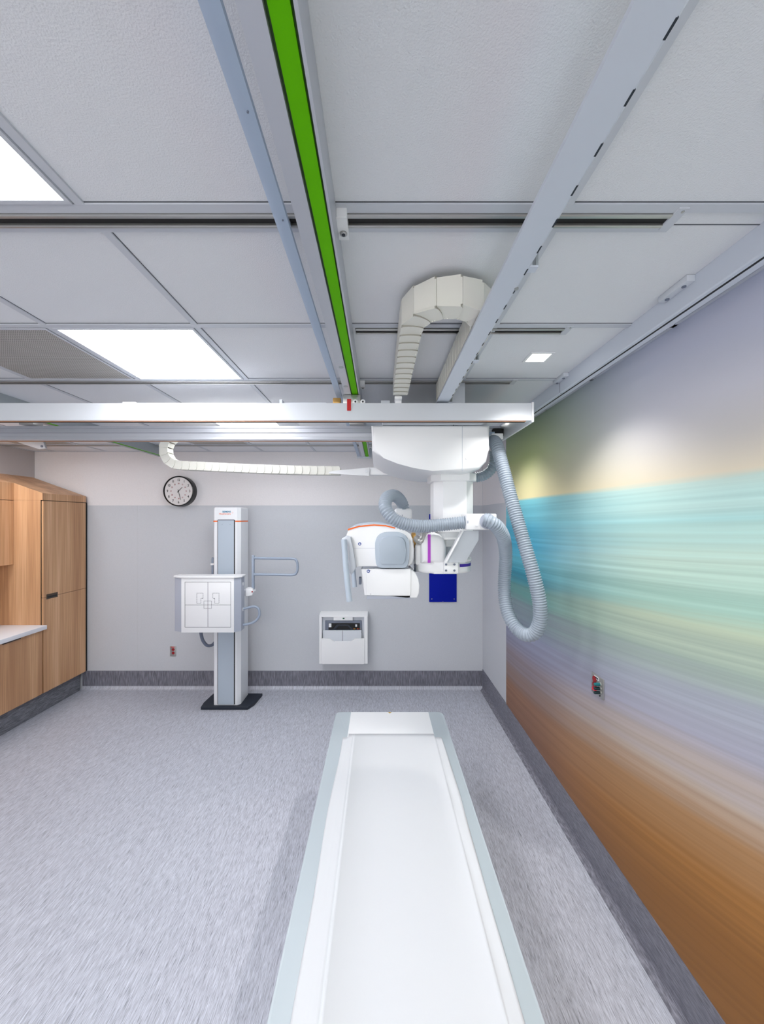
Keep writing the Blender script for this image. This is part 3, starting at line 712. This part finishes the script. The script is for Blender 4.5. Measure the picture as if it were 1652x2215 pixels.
# joint between arm and tube
box('pivot_block', z5(1085, 0, 2.4).x, z5(1160, 0, 2.4).x, 2.36, 2.58, z5(0, 885, 2.4).z, z5(0, 642, 2.4).z, M['plastic'], U, bev=0.012, seg=3)
prism('pivot_disc', front(Z5([(1020, 560), (1050, 560), (1075, 640), (1078, 800), (1060, 880), (1020, 900)]), 2.36), 'Y', 2.36, 2.58, M['plastic'], U, bev=0.008)
cyl('brass_ring', z5(1068, 600, 2.44), 0.05, 0.024, 'X', M['brass'], U, 28, bev=0.002)
tube('conduit', [z5(1100, 575, 2.36), z5(1150, 610, 2.33), z5(1185, 570, 2.33), z5(1190, 480, 2.34)], 0.022, M['steel'], U)
box('junction_bar', z5(1060, 0, 2.45).x, z5(1175, 0, 2.45).x, 2.43, 2.5, z5(0, 840, 2.45).z, z5(0, 690, 2.45).z, M['ltgrey'], U)
corrugated('hose', [z5(1090, 880, 2.42), z5(1095, 930, 2.42), z5(1085, 970, 2.42)], 0.011, M['slate'], U, pitch=0.007)
# elbow on top of the tube
el = box('hose_elbow', at(853, 0, 2.46).x, at(891, 0, 2.46).x, 2.44, 2.52, at(0, 1136, 2.46).z, at(0, 1099.5, 2.46).z, M['plastic'], U, bev=0.02, seg=4)
cyl('elbow_screw', at(870, 1114.5, 2.438), 0.003, 0.002, 'Y', M['slate'], el, 10)
# hoses
h1 = [(1012, 1129, 2.23), (985, 1132, 2.235), (950, 1136, 2.235), (915, 1138.5, 2.22), (890, 1136.5, 2.20), (865, 1130, 2.19), (845, 1117, 2.19), (833, 1098, 2.21), (836, 1078, 2.27), (850, 1072, 2.36), (862, 1078, 2.44), (871, 1092, 2.48), (873, 1106, 2.48)]
corrugated('hose', [at(*p) for p in h1], 0.0385, M['hose'], U)
def z3(x, y, Y): return at(1020+x/4.43, 920+y/4.43, Y)
h2 = [(120, 906, 2.168), (150, 914, 2.162), (185, 932, 2.158), (240, 970, 2.17), (297, 1058, 2.22), (322, 1180, 2.32), (325, 1300, 2.35), (315, 1450, 2.37), (312, 1600, 2.37), (330, 1740, 2.34), (372, 1860, 2.30), (440, 1955, 2.26), (525, 2010, 2.21), (605, 1985, 2.18), (650, 1890, 2.16), (657, 1780, 2.15), (640, 1640, 2.15), (590, 1430, 2.16), (535, 1240, 2.18), (475, 1040, 2.21), (420, 850, 2.24), (368, 670, 2.27), (318, 480, 2.30), (278, 330, 2.33), (248, 220, 2.36), (225, 165, 2.42), (205, 150, 2.50)]
corrugated('hose', [z3(*p) for p in h2], 0.0402, M['hose'], U)
h3 = [(215, 240, 2.60), (220, 330, 2.62), (190, 420, 2.64), (120, 480, 2.66), (40, 500, 2.68)]
corrugated('hose', [z3(*p) for p in h3], 0.036, M['hose'], U)
box('hose_anchor', z3(170, 0, 2.56).x, z3(275, 0, 2.56).x, 2.50, 2.66, z3(0, 150, 2.56).z, z3(0, 95, 2.56).z, M['plastic'], U, bev=0.004)
box('hose_anchor_plate', z3(150, 0, 2.58).x, z3(222, 0, 2.58).x, 2.585, 2.59, z3(0, 150, 2.58).z, z3(0, 60, 2.58).z, M['bluealu'], U)
cyl('hose_flange', z3(152, 920, 2.188), 0.0455, 0.004, 'Y', M['endgrey'], U, 28)

# ---------------------------------------------------------------- table
zt_ = H-1.454
X0, X1, Y0, Y1 = -0.3235, 0.4765, 0.42, 2.887
T = empty('examination_table', (0.0765, 1.6, 0), 'long x-ray table with white centre and blue-grey side rims', 'x-ray table')
rim = rrect(X0, X1, Y0, Y1, 0.03, 5)
tt_ = prism('tabletop', rim, 'Z', zt_-0.045, zt_, M['tabletop'], T, bev=0.008)
box('centre_panel', -0.212, 0.369, Y0+0.01, Y1-0.004, zt_-0.004, zt_+0.0022, M['plastic'], T, bev=0.001)
prism('yellow_mark', [(0.066, Y1-0.008), (0.092, Y1-0.008), (0.079, Y1-0.026)], 'Z', zt_+0.0022, zt_+0.003, M['yellow'], tt_)
box('pedestal', -0.14, 0.30, 0.95, 2.05, 0.04, zt_-0.046, M['white'], T, bev=0.03, seg=4)
box('foot_plate', -0.2, 0.36, 0.8, 2.2, 0.001, 0.04, M['endgrey'], T, bev=0.01)
# paper sheet over the centre
bm = bmesh.new()
ys = [0.44+(2.545-0.44)*i/60 for i in range(61)]
def sx(y):
    wl = -0.250+0.006*math.sin(y*3.1)-0.004*math.sin(y*7.3); wr = 0.424+0.006*math.sin(y*2.7+1)-0.016*max(0, (y-2.0)/0.54)
    return wl, wr
grid = []
for y in ys:
    wl, wr = sx(y); row = []
    xs = [wl, wl+0.01, -0.225, -0.214, -0.206, -0.184, -0.180, -0.176, -0.168, -0.164, -0.160, 0.0, 0.16, 0.31, 0.36, 0.366, 0.371, 0.376, 0.39, 0.41, wr]
    for i, x in enumerate(xs):
        z = zt_+0.0065
        if x < -0.214 or x > 0.373: z = zt_+0.0048+0.0012*math.sin(y*9+i)
        if i in (6, 9): z += 0.004
        if i == 15: z += 0.006
        if x > 0.373: z += 0.001*math.sin(y*16+x*60)
        row.append(bm.verts.new((x, y, z)))
    grid.append(row)
for r0, r1 in zip(grid, grid[1:]):
    for i in range(len(r0)-1): bm.faces.new((r0[i], r0[i+1], r1[i+1], r1[i]))
last = grid[-1]; ext = []
for i in range(4, 16): ext.append(bm.verts.new((last[i].co.x, 2.585, zt_+0.0048)))
for k in range(len(ext)-1): bm.faces.new((last[4+k], last[5+k], ext[k+1], ext[k]))
bmesh.ops.recalc_face_normals(bm, faces=bm.faces)
ret = bmesh.ops.solidify(bm, geom=list(bm.faces), thickness=0.0012)
o = finish('table_sheet', bm, M['sheet'], None, smooth=False)
for p in o.data.polygons: p.use_smooth = True
tag(o, 'white disposable sheet spread along the x-ray table with creased edges', 'sheet')
# small far extension of the sheet between the flaps
# ---------------------------------------------------------------- wall stand with detector
B = empty('wall_bucky_stand', (-1.63, 4.2, 0), 'tall white chest x-ray stand on a dark floor plate by the rear wall', 'x-ray stand')
bp = [(-1.884, 4.053), (-1.386, 4.053), (-1.345, 4.18), (-1.375, 4.37), (-1.885, 4.37), (-1.90, 4.18)]
prism('base_plate', [(-1.884, 4.053), (-1.386, 4.053), (-1.35, 4.15), (-1.33, 4.37), (-1.885, 4.37), (-1.90, 4.15)], 'Z', 0.001, 0.032, M['navy'], B, bev=0.004)
cxl, cxr = -1.762, -1.484
ctop = H+0.123
col_pts = [(cxl-0.004, 4.10), (cxl+0.006, 4.09), (-1.515, 4.09), (cxr, 4.12), (cxr, 4.34), (cxl-0.004, 4.34)]
bm = bmesh.new(); prism_bm(bm, col_pts, 'Z', 0.032, ctop, 0)
es = [e for e in bm.edges if all(abs(v.co.z-ctop) < 1e-5 for v in e.verts)]
bmesh.ops.bevel(bm, geom=es, offset=0.036, segments=5, profile=0.5, affect='EDGES', clamp_overlap=True)
cm = smooth_by_angle(finish('column', bm, M['white'], B), 30)
gx0, gx1 = at(470.5, 0, 4.09).x, at(508, 0, 4.09).x
zpt = at(0, 1124, 4.09).z
prism('column_groove', rrect(gx0, gx1, 0.04, zpt, 0.008, 3), 'Y', 4.0855, 4.092, M['black'], cm)
prism('column_panel', rrect(gx0+0.006, gx1-0.009, 0.042, zpt-0.006, 0.004, 3), 'Y', 4.083, 4.0895, M['gcap'], cm)
for px in (480.5, 497.5): cyl('panel_screw', at(px, 1134.5, 4.0825), 0.003, 0.002, 'Y', M['slate'], cm, 8)
zo = at(0, 1127.5, 4.09).z
boxes('orange_band', [(cxl-0.0052, gx0-0.002, 4.0885, 4.0935, zo-0.006, zo+0.006), (gx1+0.003, -1.515, 4.0885, 4.0935, zo-0.006, zo+0.006), (cxr-0.003, cxr+0.0012, 4.12, 4.34, zo-0.006, zo+0.006)], M['orange'], cm)
bm = bmesh.new(); prism_bm(bm, [(-1.5155, 4.0885), (cxr+0.0012, 4.119), (cxr, 4.125), (-1.52, 4.095)], 'Z', zo-0.006, zo+0.006); finish('orange_band', bm, M['orange'], cm)
l1 = at(490, 1107, 4.0895); l2 = at(486, 1111.5, 4.0895)
text('logo', 'SIEMENS', 0.0245, (l1.x, 4.0895, l1.z), M['logoblue'], cm, bold=0.0006, ext=0.0008)
text('logo', 'Healthineers', 0.0245, (l2.x+0.002, 4.0895, l2.z), M['orange'], cm, ext=0.0008)
for k, (dx, dz) in enumerate(((0, .008), (.006, .004), (.010, 0), (.006, -.004), (0, -.008), (0, 0), (-.005, .004), (-.005, -.004))):
    q = at(503, 1109, 4.0895); cyl('logo_dot', (q.x+dx-0.002, 4.0888, q.z+dz), 0.0014, 0.001, 'Y', M['orange'], cm, 8)
# detector box
YD = 3.75
dz0, dz1 = at(0, 1368, YD).z, at(0, 1249.5, YD).z
dx0, dx1 = at(392, 0, YD).x, at(506, 0, YD).x
ox0, ox1 = at(378, 0, 3.80).x, at(521.5, 0, 3.80).x
dt = prism('detector_housing', [(dx0, YD+0.004), (dx1, YD+0.004), (ox1, 3.80), (ox1, 3.89), (ox0, 3.89), (ox0, 3.80)], 'Z', dz0, dz1-0.003, M['endgrey'], B, bev=0.002)
box('front_panel', dx0, dx1, YD-0.002, YD+0.006, dz0-0.001, dz1-0.002, M['plastic'], dt, bev=0.002)
prism('top_lip', [(dx0-0.004, YD-0.012), (dx1+0.004, YD-0.012), (ox1+0.012, 3.795), (ox1+0.012, 3.9), (ox0-0.01, 3.9), (ox0-0.01, 3.795)], 'Z', dz1-0.006, dz1+0.014, M['plastic'], dt, bev=0.007)
def FL(x0, y0, x1, y1, w=0.0028):       # marked line on the front panel
    a, b = at(x0, y0, YD-0.0023), at(x1, y1, YD-0.0023)
    return (min(a.x, b.x)-w/2, max(a.x, b.x)+w/2, YD-0.0032, YD-0.0018, min(a.z, b.z)-w/2, max(a.z, b.z)+w/2)
L = [FL(400, 1259, 499, 1259), FL(400, 1356.5, 499, 1356.5), FL(400, 1259, 400, 1356.5), FL(499, 1259, 499, 1356.5), FL(449.5, 1259, 449.5, 1356.5), FL(400, 1308.3, 499, 1308.3)]
def dash(pts):
    out = []
    for (x0, y0), (x1, y1) in zip(pts, pts[1:]):
        d = math.hypot(x1-x0, y1-y0); n = max(1, int(round(d/3.4)))
        for i in range(n):
            a, b = i/n, (i+0.62)/n
            out.append(FL(x0+(x1-x0)*a, y0+(y1-y0)*a, x0+(x1-x0)*b, y0+(y1-y0)*b, 0.0024))
    return out
L += dash([(425.5, 1283), (439, 1283), (439, 1294), (434.5, 1294.5), (434.5, 1305), (425.5, 1305), (425.5, 1283)])
L += dash([(460, 1283), (473.5, 1283), (473.5, 1305), (464.5, 1305), (464.5, 1294.5), (460, 1294), (460, 1283)])
L += dash([(441, 1300), (457.5, 1300), (457.5, 1316), (441, 1316), (441, 1300)])
boxes('positioning_marks', L, M['line'], dt)
# mount behind the detector and side buttons
box('detector_mount', -1.74, -1.50, 3.892, 4.086, dz0+0.08, dz1-0.06, M['white'], B, bev=0.01)
for py in (1263, 1318): cyl('button_plate', (ox1+0.001, 3.85, at(0, py, 3.85).z), 0.018, 0.004, 'X', M['plastic'], dt, 16)
# rail arm with loop bar
Ya = 3.98
vx = at(547.5, 0, Ya).x
box('grab_bar_post', vx-0.012, vx+0.012, Ya-0.02, Ya+0.02, at(0, 1283, Ya).z, at(0, 1201, Ya).z, M['handle'], B, bev=0.006)
tube('grab_bar', [at(549, 1207, Ya), at(600, 1208, Ya), at(632, 1208.5, Ya), at(641, 1213, Ya), at(643.5, 1226, Ya), at(641, 1239, Ya), at(632, 1243.5, Ya), at(600, 1243, Ya), at(549, 1242.5, Ya)], 0.0135, M['handle'], B, 6)
hbx = prism('pivot_bracket', front([(530.5, 1273), (545, 1272.5), (548, 1280), (545, 1288), (531, 1291.5)], 3.93), 'Y', 3.93, 4.02, M['plastic'], B, bev=0.008)
cyl('red_button', at(545.3, 1280, 3.927), 0.008, 0.004, 'Y', M['dkred'], hbx, 14)
box('bracket_arm', cxr-0.05, at(535, 0, 3.98).x, 3.95, 4.03, at(0, 1288, 3.98).z, at(0, 1276, 3.98).z, M['white'], B, bev=0.004)
tube('side_handle', [at(523, 1318, 3.86), at(538, 1314, 3.87), at(550, 1312, 3.87), at(559, 1317, 3.87), at(561, 1330, 3.87), at(555, 1341, 3.87), at(543, 1348, 3.87), at(523, 1352, 3.86)], 0.0125, M['handle'], B, 6)
# left hand bar seen behind the column
tube('rear_bar', [at(460.5, 1206, 4.2), at(459.5, 1214, 4.2), at(459.5, 1250, 4.2)], 0.012, M['handle'], B, 5)
box('rear_bar_clip', at(457, 0, 4.19).x, at(466, 0, 4.19).x, 4.17, 4.2, at(0, 1222, 4.19).z, at(0, 1218, 4.19).z, M['plastic'], B)
corrugated('cable_hose', [at(434, 1360, 3.95), at(435, 1372, 3.98), at(439, 1386, 4.02), at(448, 1396, 4.06), at(458, 1395.5, 4.12), at(466, 1388, 4.15)], 0.0165, M['slate'], B, pitch=0.008, depth=0.06)

# ---------------------------------------------------------------- wall clock
ck_ = empty('wall_clock', (-2.34, YB, H+0.322), 'round black-rimmed wall clock with black and red numerals', 'clock')
cX, cZ, R, yc = -2.34, H+0.322, 0.176, 4.47
bm = bmesh.new()
n = 64
prof_ = [(R-0.014, yc+0.004), (R-0.008, yc-0.004), (R, yc), (R+0.004, yc+0.02), (R+0.004, YB-0.001), (R-0.02, YB-0.001)]
rings = [[bm.verts.new((cX+r_*math.cos(2*PI*k/n), y_, cZ+r_*math.sin(2*PI*k/n))) for k in range(n)] for r_, y_ in prof_]
for a, b in zip(rings, rings[1:]+rings[:1]):
    for k in range(n): bm.faces.new((a[k], a[(k+1) % n], b[(k+1) % n], b[k]))
smooth_by_angle(finish('rim', bm, M['blackgloss'], ck_), 40)
dial = cyl('dial', (cX, yc+0.012, cZ), R-0.012, 0.01, 'Y', M['clockface'], ck_, 64)
for i in range(1, 13):
    a = PI/2-i*PI/6
    text('numeral', str(i), 0.040, (cX+0.130*math.cos(a), yc+0.0065, cZ+0.130*math.sin(a)), M['blackgloss'], dial, bold=0.0006, xs=0.8)
    text('red_numeral', str(i+12), 0.023, (cX+0.088*math.cos(a), yc+0.0065, cZ+0.088*math.sin(a)), M['dkred'], dial, bold=0.0002, xs=0.8)
def hand(ang, ln, w, y):
    d = Vector((math.sin(ang), 0, math.cos(ang))); s = Vector((d.z, 0, -d.x))
    c = Vector((cX, y, cZ)); p = [c-d*0.02-s*w, c-d*0.02+s*w, c+d*ln+s*w*0.7, c+d*ln-s*w*0.7]
    bm = bmesh.new(); prism_bm(bm, [(q.x, q.z) for q in p], 'Y', y-0.0008, y+0.0008); finish('clock_hand', bm, M['black'], ck_)
hand(math.radians(44), 0.062, 0.0035, yc+0.004); hand(math.radians(166), 0.105, 0.0028, yc+0.002)
cyl('hub', (cX, yc+0.003, cZ), 0.006, 0.006, 'Y', M['black'], ck_, 16)

# ---------------------------------------------------------------- blue panel
bl = empty('wall_panel', (0.754, YB, 1.55), 'deep blue rectangular panel fixed to the rear wall behind the column', 'wall panel')
box('panel_board', 0.592, 0.916, YB-0.012, YB-0.001, H-0.987, H+0.055, M['blue'], bl, bev=0.001)
for x_ in (0.622, 0.886):
    for z_ in (H-0.95, H+0.02): cyl('screw', (x_, YB-0.0135, z_), 0.006, 0.004, 'Y', M['steel'], bl, 12)
cyl('screw', (0.754, YB-0.0135, H-0.978), 0.003, 0.003, 'Y', M['steel'], bl, 10)

# ---------------------------------------------------------------- detector holder box on the rear wall
yq = 4.40
hx0, hx1, hz0, hz1 = at(690, 0, yq).x, at(795, 0, yq).x, at(0, 1436, yq).z, at(0, 1333, yq).z
hld = empty('detector_holder', ((hx0+hx1)/2, YB, hz0), 'white wall box with an open slot and scooped pocket front', 'wall holder')
s = (hx1-hx0)/ (1238-275)          # metres per zoomed unit
def q(x, y): return (hx0+(x-275)*s, hz1-(y-300)*s)
cb = prism('back_body', [(hx0+0.012, hz0), (hx1-0.012, hz0), (hx1-0.012, hz1), (hx0+0.012, hz1)], 'Y', yq+0.05, YB-0.001, M['white'], hld, bev=0.004)
oL, oR, oT, oB = q(330, 0)[0], q(1170, 0)[0], q(0, 322)[1], q(0, 740)[1]
bm = bmesh.new()
for b in ((hx0, oL, yq, yq+0.055, hz0, hz1), (oR, hx1, yq, yq+0.055, hz0, hz1), (oL, oR, yq, yq+0.055, oT, hz1), ): bbox(bm, *b, bev=0.003, seg=2)
finish('frame', bm, M['plastic'], hld)
prism('sloped_top', [(yq, hz1+0.0003), (yq+0.05, hz1+0.022), (YB-0.001, hz1+0.022), (YB-0.001, hz1+0.0003)], 'X', hx0, hx1, M['plastic'], hld)
pk = [q(322, 735), q(490, 740), q(580, 805), q(900, 805), q(985, 740), q(1178, 735), q(1178, 1225), q(1160, 1245), q(345, 1245), q(325, 1225)]
prism('pocket_front', pk, 'Y', yq-0.014, yq+0.006, M['plastic'], hld, bev=0.004)
box('cavity_back', oL, oR, yq+0.046, yq+0.049, hz0+0.02, oT, M['ltgrey'], hld)
x_, z_ = q(560, 320); x2_, z2_ = q(940, 388)
box('top_bar', x_, x2_, yq+0.006, yq+0.03, z2_, z_, M['plastic'], hld, bev=0.002)
x_, z_ = q(742, 332); x2_, z2_ = q(778, 360)
box('green_label', x_, x2_, yq+0.004, yq+0.0055, z2_, z_, M['darkgreen'], hld)
# docked detectors standing in the box
x_, z_ = q(385, 400); x2_, z2_ = q(1120, 575)
dd = empty('docking_unit', ((x_+x2_)/2, yq+0.04, z2_), 'slate grey charging dock with a dark slot inside the wall box', 'dock')
box('dock_body', x_, x2_, yq+0.031, yq+0.045, z2_-0.05, z_, M['slate'], dd, bev=0.006)
x3, z3_ = q(455, 450); x4, z4 = q(1080, 570)
box('dock_slot', x3, x4, yq+0.0285, yq+0.0305, z4-0.006, z3_, M['black'], dd)
prism('dock_handle', [q(535, 572), q(625, 475), q(860, 475), q(950, 572), q(900, 572), q(840, 500), q(660, 500), q(600, 572)], 'Y', yq+0.02, yq+0.028, M['navy'], dd, bev=0.001)
a, b = q(460, 455), q(512, 530); box('label_plate', a[0], b[0], yq+0.026, yq+0.028, b[1], a[1], M['white'], dd)
a, b = q(990, 475), q(1025, 520); box('label_plate', a[0], b[0], yq+0.026, yq+0.028, b[1], a[1], M['ltgrey'], dd)
for k, (x_, mm) in enumerate(((955, 'orange'), (975, 'yellow'), (1030, 'orange'), (1050, 'red'), (1080, 'yellow'))):
    a = q(x_, 560); box('coloured_contact', a[0], a[0]+0.006, yq+0.022, yq+0.027, a[1]-0.004, a[1]+0.003, M[mm], dd)
a, b = q(350, 585), q(1115, 850)
fd = empty('flat_detector', ((a[0]+b[0])/2, yq+0.015, b[1]), 'pale flat detector plate with a centre line in the wall box pocket', 'detector')
box('plate', a[0], b[0], yq+0.008, yq+0.018, hz0+0.05, a[1], M['ltgrey'], fd, bev=0.002)
xm = q(737, 0)[0]
box('centre_line', xm-0.002, xm+0.002, yq+0.0068, yq+0.0085, b[1], a[1]-0.002, M['line'], fd)

# ---------------------------------------------------------------- outlets
a, b = at(368, 1397.5, YB), at(381, 1419.5, YB)
ol = empty('wall_outlet', ((a.x+b.x)/2, YB, b.z), 'small steel wall outlet with red sockets left of the x-ray stand', 'outlet')
box('cover_plate', a.x, b.x, YB-0.006, YB-0.0005, b.z, a.z, M['steel'], ol, bev=0.002)
for py in (1405, 1412.5):
    c_ = at(374.5, py, YB-0.0065); cyl('socket', (c_.x, YB-0.0065, c_.z), 0.0165, 0.003, 'Y', M['dkred'], ol, 20)
c_ = at(374.5, 1399.5, YB); box('label_strip', c_.x-0.02, c_.x+0.02, YB-0.0072, YB-0.0055, c_.z-0.004, c_.z+0.004, M['pink'], ol)

xw = XR-0.004
def wl(px, py):     # point on the mural wall
    Y = XR*F/(px-820); return Y, H-(py-1122)/F*Y
y1_, zt1 = wl(1283, 1453); y0_, zt0 = wl(1309, 1470); _, zb1 = wl(1283, 1495.5); _, zb0 = wl(1309, 1515)
pz1, pz0 = (zt1+zt0)/2, (zb1+zb0)/2
mo = empty('medical_outlet', (xw, (y0_+y1_)/2, pz0), 'steel outlet plate with red sockets and green plugs on the mural', 'outlet')
box('cover_plate', xw-0.007, xw-0.0005, y0_, y1_, pz0, pz1, M['steel'], mo, bev=0.002)
wy, hz = y1_-y0_, pz1-pz0
def on(u, v): return y1_-u*wy, pz1-v*hz      # u 0..1 far to near, v 0..1 top to bottom
for v in (0.27, 0.56):
    yy, zz = on(0.28, v); cyl('socket', (xw-0.008, yy, zz), 0.0185, 0.004, 'X', M['dkred'], mo, 20)
for k, (v, mm) in enumerate(((0.32, 'teal'), (0.52, 'dkteal'), (0.72, 'dkteal'))):
    yy, zz = on(0.76, v)
    pg = cyl('plug', (xw-0.026, yy, zz), 0.0085, 0.032, 'X', M[mm], mo, 16, bev=0.003)
    cyl('plug_collar', (xw-0.0095, yy, zz), 0.012, 0.006, 'X', M['steel'], mo, 16)
yy, zz = on(0.45, 0.14); box('label_strip', xw-0.0085, xw-0.0065, yy-0.022, yy+0.022, zz-0.008, zz+0.008, M['white'], mo)
box('label_print', xw-0.0092, xw-0.0084, yy-0.018, yy+0.018, zz-0.004, zz+0.004, M['navy'], mo)
yy, zz = on(0.25, 0.80); box('red_label', xw-0.0085, xw-0.0065, yy-0.022, yy+0.022, zz-0.008, zz+0.008, M['pink'], mo)
yy, zz = on(0.72, 0.9); cyl('screw', (xw-0.008, yy, zz), 0.004, 0.003, 'X', M['navy'], mo, 10)

# ---------------------------------------------------------------- cabinets
XF = -3.456
YC0 = 3.94
zdt, zdb, zsp = H+0.187, 0.222, H-0.817
def sloped(y0, y1, xf, parent):
    zf = H+0.263+(XF-xf)*0.3566
    zback = H+0.488
    prism('sloped_top', [(xf, zdt+0.004), (xf, zf), (XL+0.001, zback), (XL+0.001, zdt+0.004)], 'Y', y0, y1, M['wood'], parent)
tc = empty('tall_cabinet', (XF-0.3, 4.24, 0), 'tall wood-grain cabinet with two doors in the rear left corner', 'cabinet')
box('carcass', XL+0.001, XF-0.022, YC0, YB-0.03, zdb, zdt+0.003, M['wood'], tc)
sloped(YC0, YB-0.03, XF, tc)
dr = box('door', XF-0.02, XF, YC0+0.012, YB-0.034, zsp+0.002, zdt-0.002, M['wood'], tc)
box('door', XF-0.02, XF, YC0+0.012, YB-0.034, zdb+0.001, zsp-0.002, M['wood'], tc)
box('gap_shade', XF-0.0218, XF-0.0205, YC0+0.006, YB-0.034, zdb, zdt+0.003, M['black'], tc)  # black plate that paints the shade inside the door gaps
ph = box('recessed_pull', XF-0.002, XF+0.002, 3.985, 4.125, zsp-0.022, zsp+0.03, M['bronze'], dr)
box('pull_recess', XF+0.0016, XF+0.0026, 4.0, 4.11, zsp-0.012, zsp+0.016, M['black'], ph) if False else None
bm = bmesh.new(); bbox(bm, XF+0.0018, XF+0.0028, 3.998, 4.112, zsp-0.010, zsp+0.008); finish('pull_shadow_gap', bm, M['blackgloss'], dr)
box('plinth', XL+0.001, XF-0.065, YC0, YB-0.04, 0.001, zdb-0.001, M['plinth'], tc)
box('scribe_strip', XF-0.018, XF-0.006, YB-0.029, YB-0.002, zdb, zdt+0.003, M['black'], tc)

wc0 = empty('wall_cabinet', (-3.92, 3.64, 1.6), 'wood-grain wall cabinet at the left edge above the worktop', 'cabinet')
XU = -3.75
box('carcass', XL+0.001, XU-0.021, 3.0, YC0-0.002, H-0.468, zdt+0.003, M['wood'], wc0)
box('gap_shade', XU-0.0208, XU-0.0195, 3.0, YC0-0.002, H-0.46, zdt+0.003, M['black'], wc0)  # gap shade painted as a black plate behind the doors
box('door', XU-0.019, XU, 3.47, YC0-0.003, H-0.468, zdt-0.002, M['wood'], wc0)
box('door', XU-0.019, XU, 3.0, 3.466, H-0.468, zdt-0.002, M['wood'], wc0)
sloped(3.0, YC0-0.001, XU, wc0)
ztp = H-1.092
bc = empty('base_cabinet', (-3.77, 3.4, 0), 'wood-grain base cabinet under the white worktop', 'cabinet')
box('carcass', XL+0.001, XF-0.022, 2.6, YC0-0.002, zdb, ztp-0.045, M['wood'], bc)
box('gap_shade', XF-0.0218, XF-0.0205, 2.6, YC0-0.002, zdb+0.004, ztp-0.046, M['black'], bc)  # black plate again, standing in for shade between the doors
d2 = box('door', XF-0.02, XF, 3.30, YC0-0.004, zdb+0.001, ztp-0.052, M['wood'], bc)
box('door', XF-0.02, XF, 2.6, 3.296, zdb+0.001, ztp-0.052, M['wood'], bc)
box('pull', XF-0.012, XF+0.004, 3.52, 3.70, ztp-0.066, ztp-0.044, M['bronze'], d2, bev=0.001)
box('plinth', XL+0.001, XF-0.065, 2.6, YC0-0.002, 0.001, zdb-0.001, M['plinth'], bc)
o = box('worktop', XL+0.001, -3.408, 2.6, YC0-0.0015, ztp-0.04, ztp, M['counter'], None, bev=0.001)
tag(o, 'white worktop slab butting against the tall cabinet', 'worktop')
o = box('backsplash', XL+0.001, XL+0.012, 2.6, YC0-0.004, ztp+0.001, H-0.47, M['wood'], None)
tag(o, 'wood-grain panel between worktop and wall cabinet', 'wall panel')
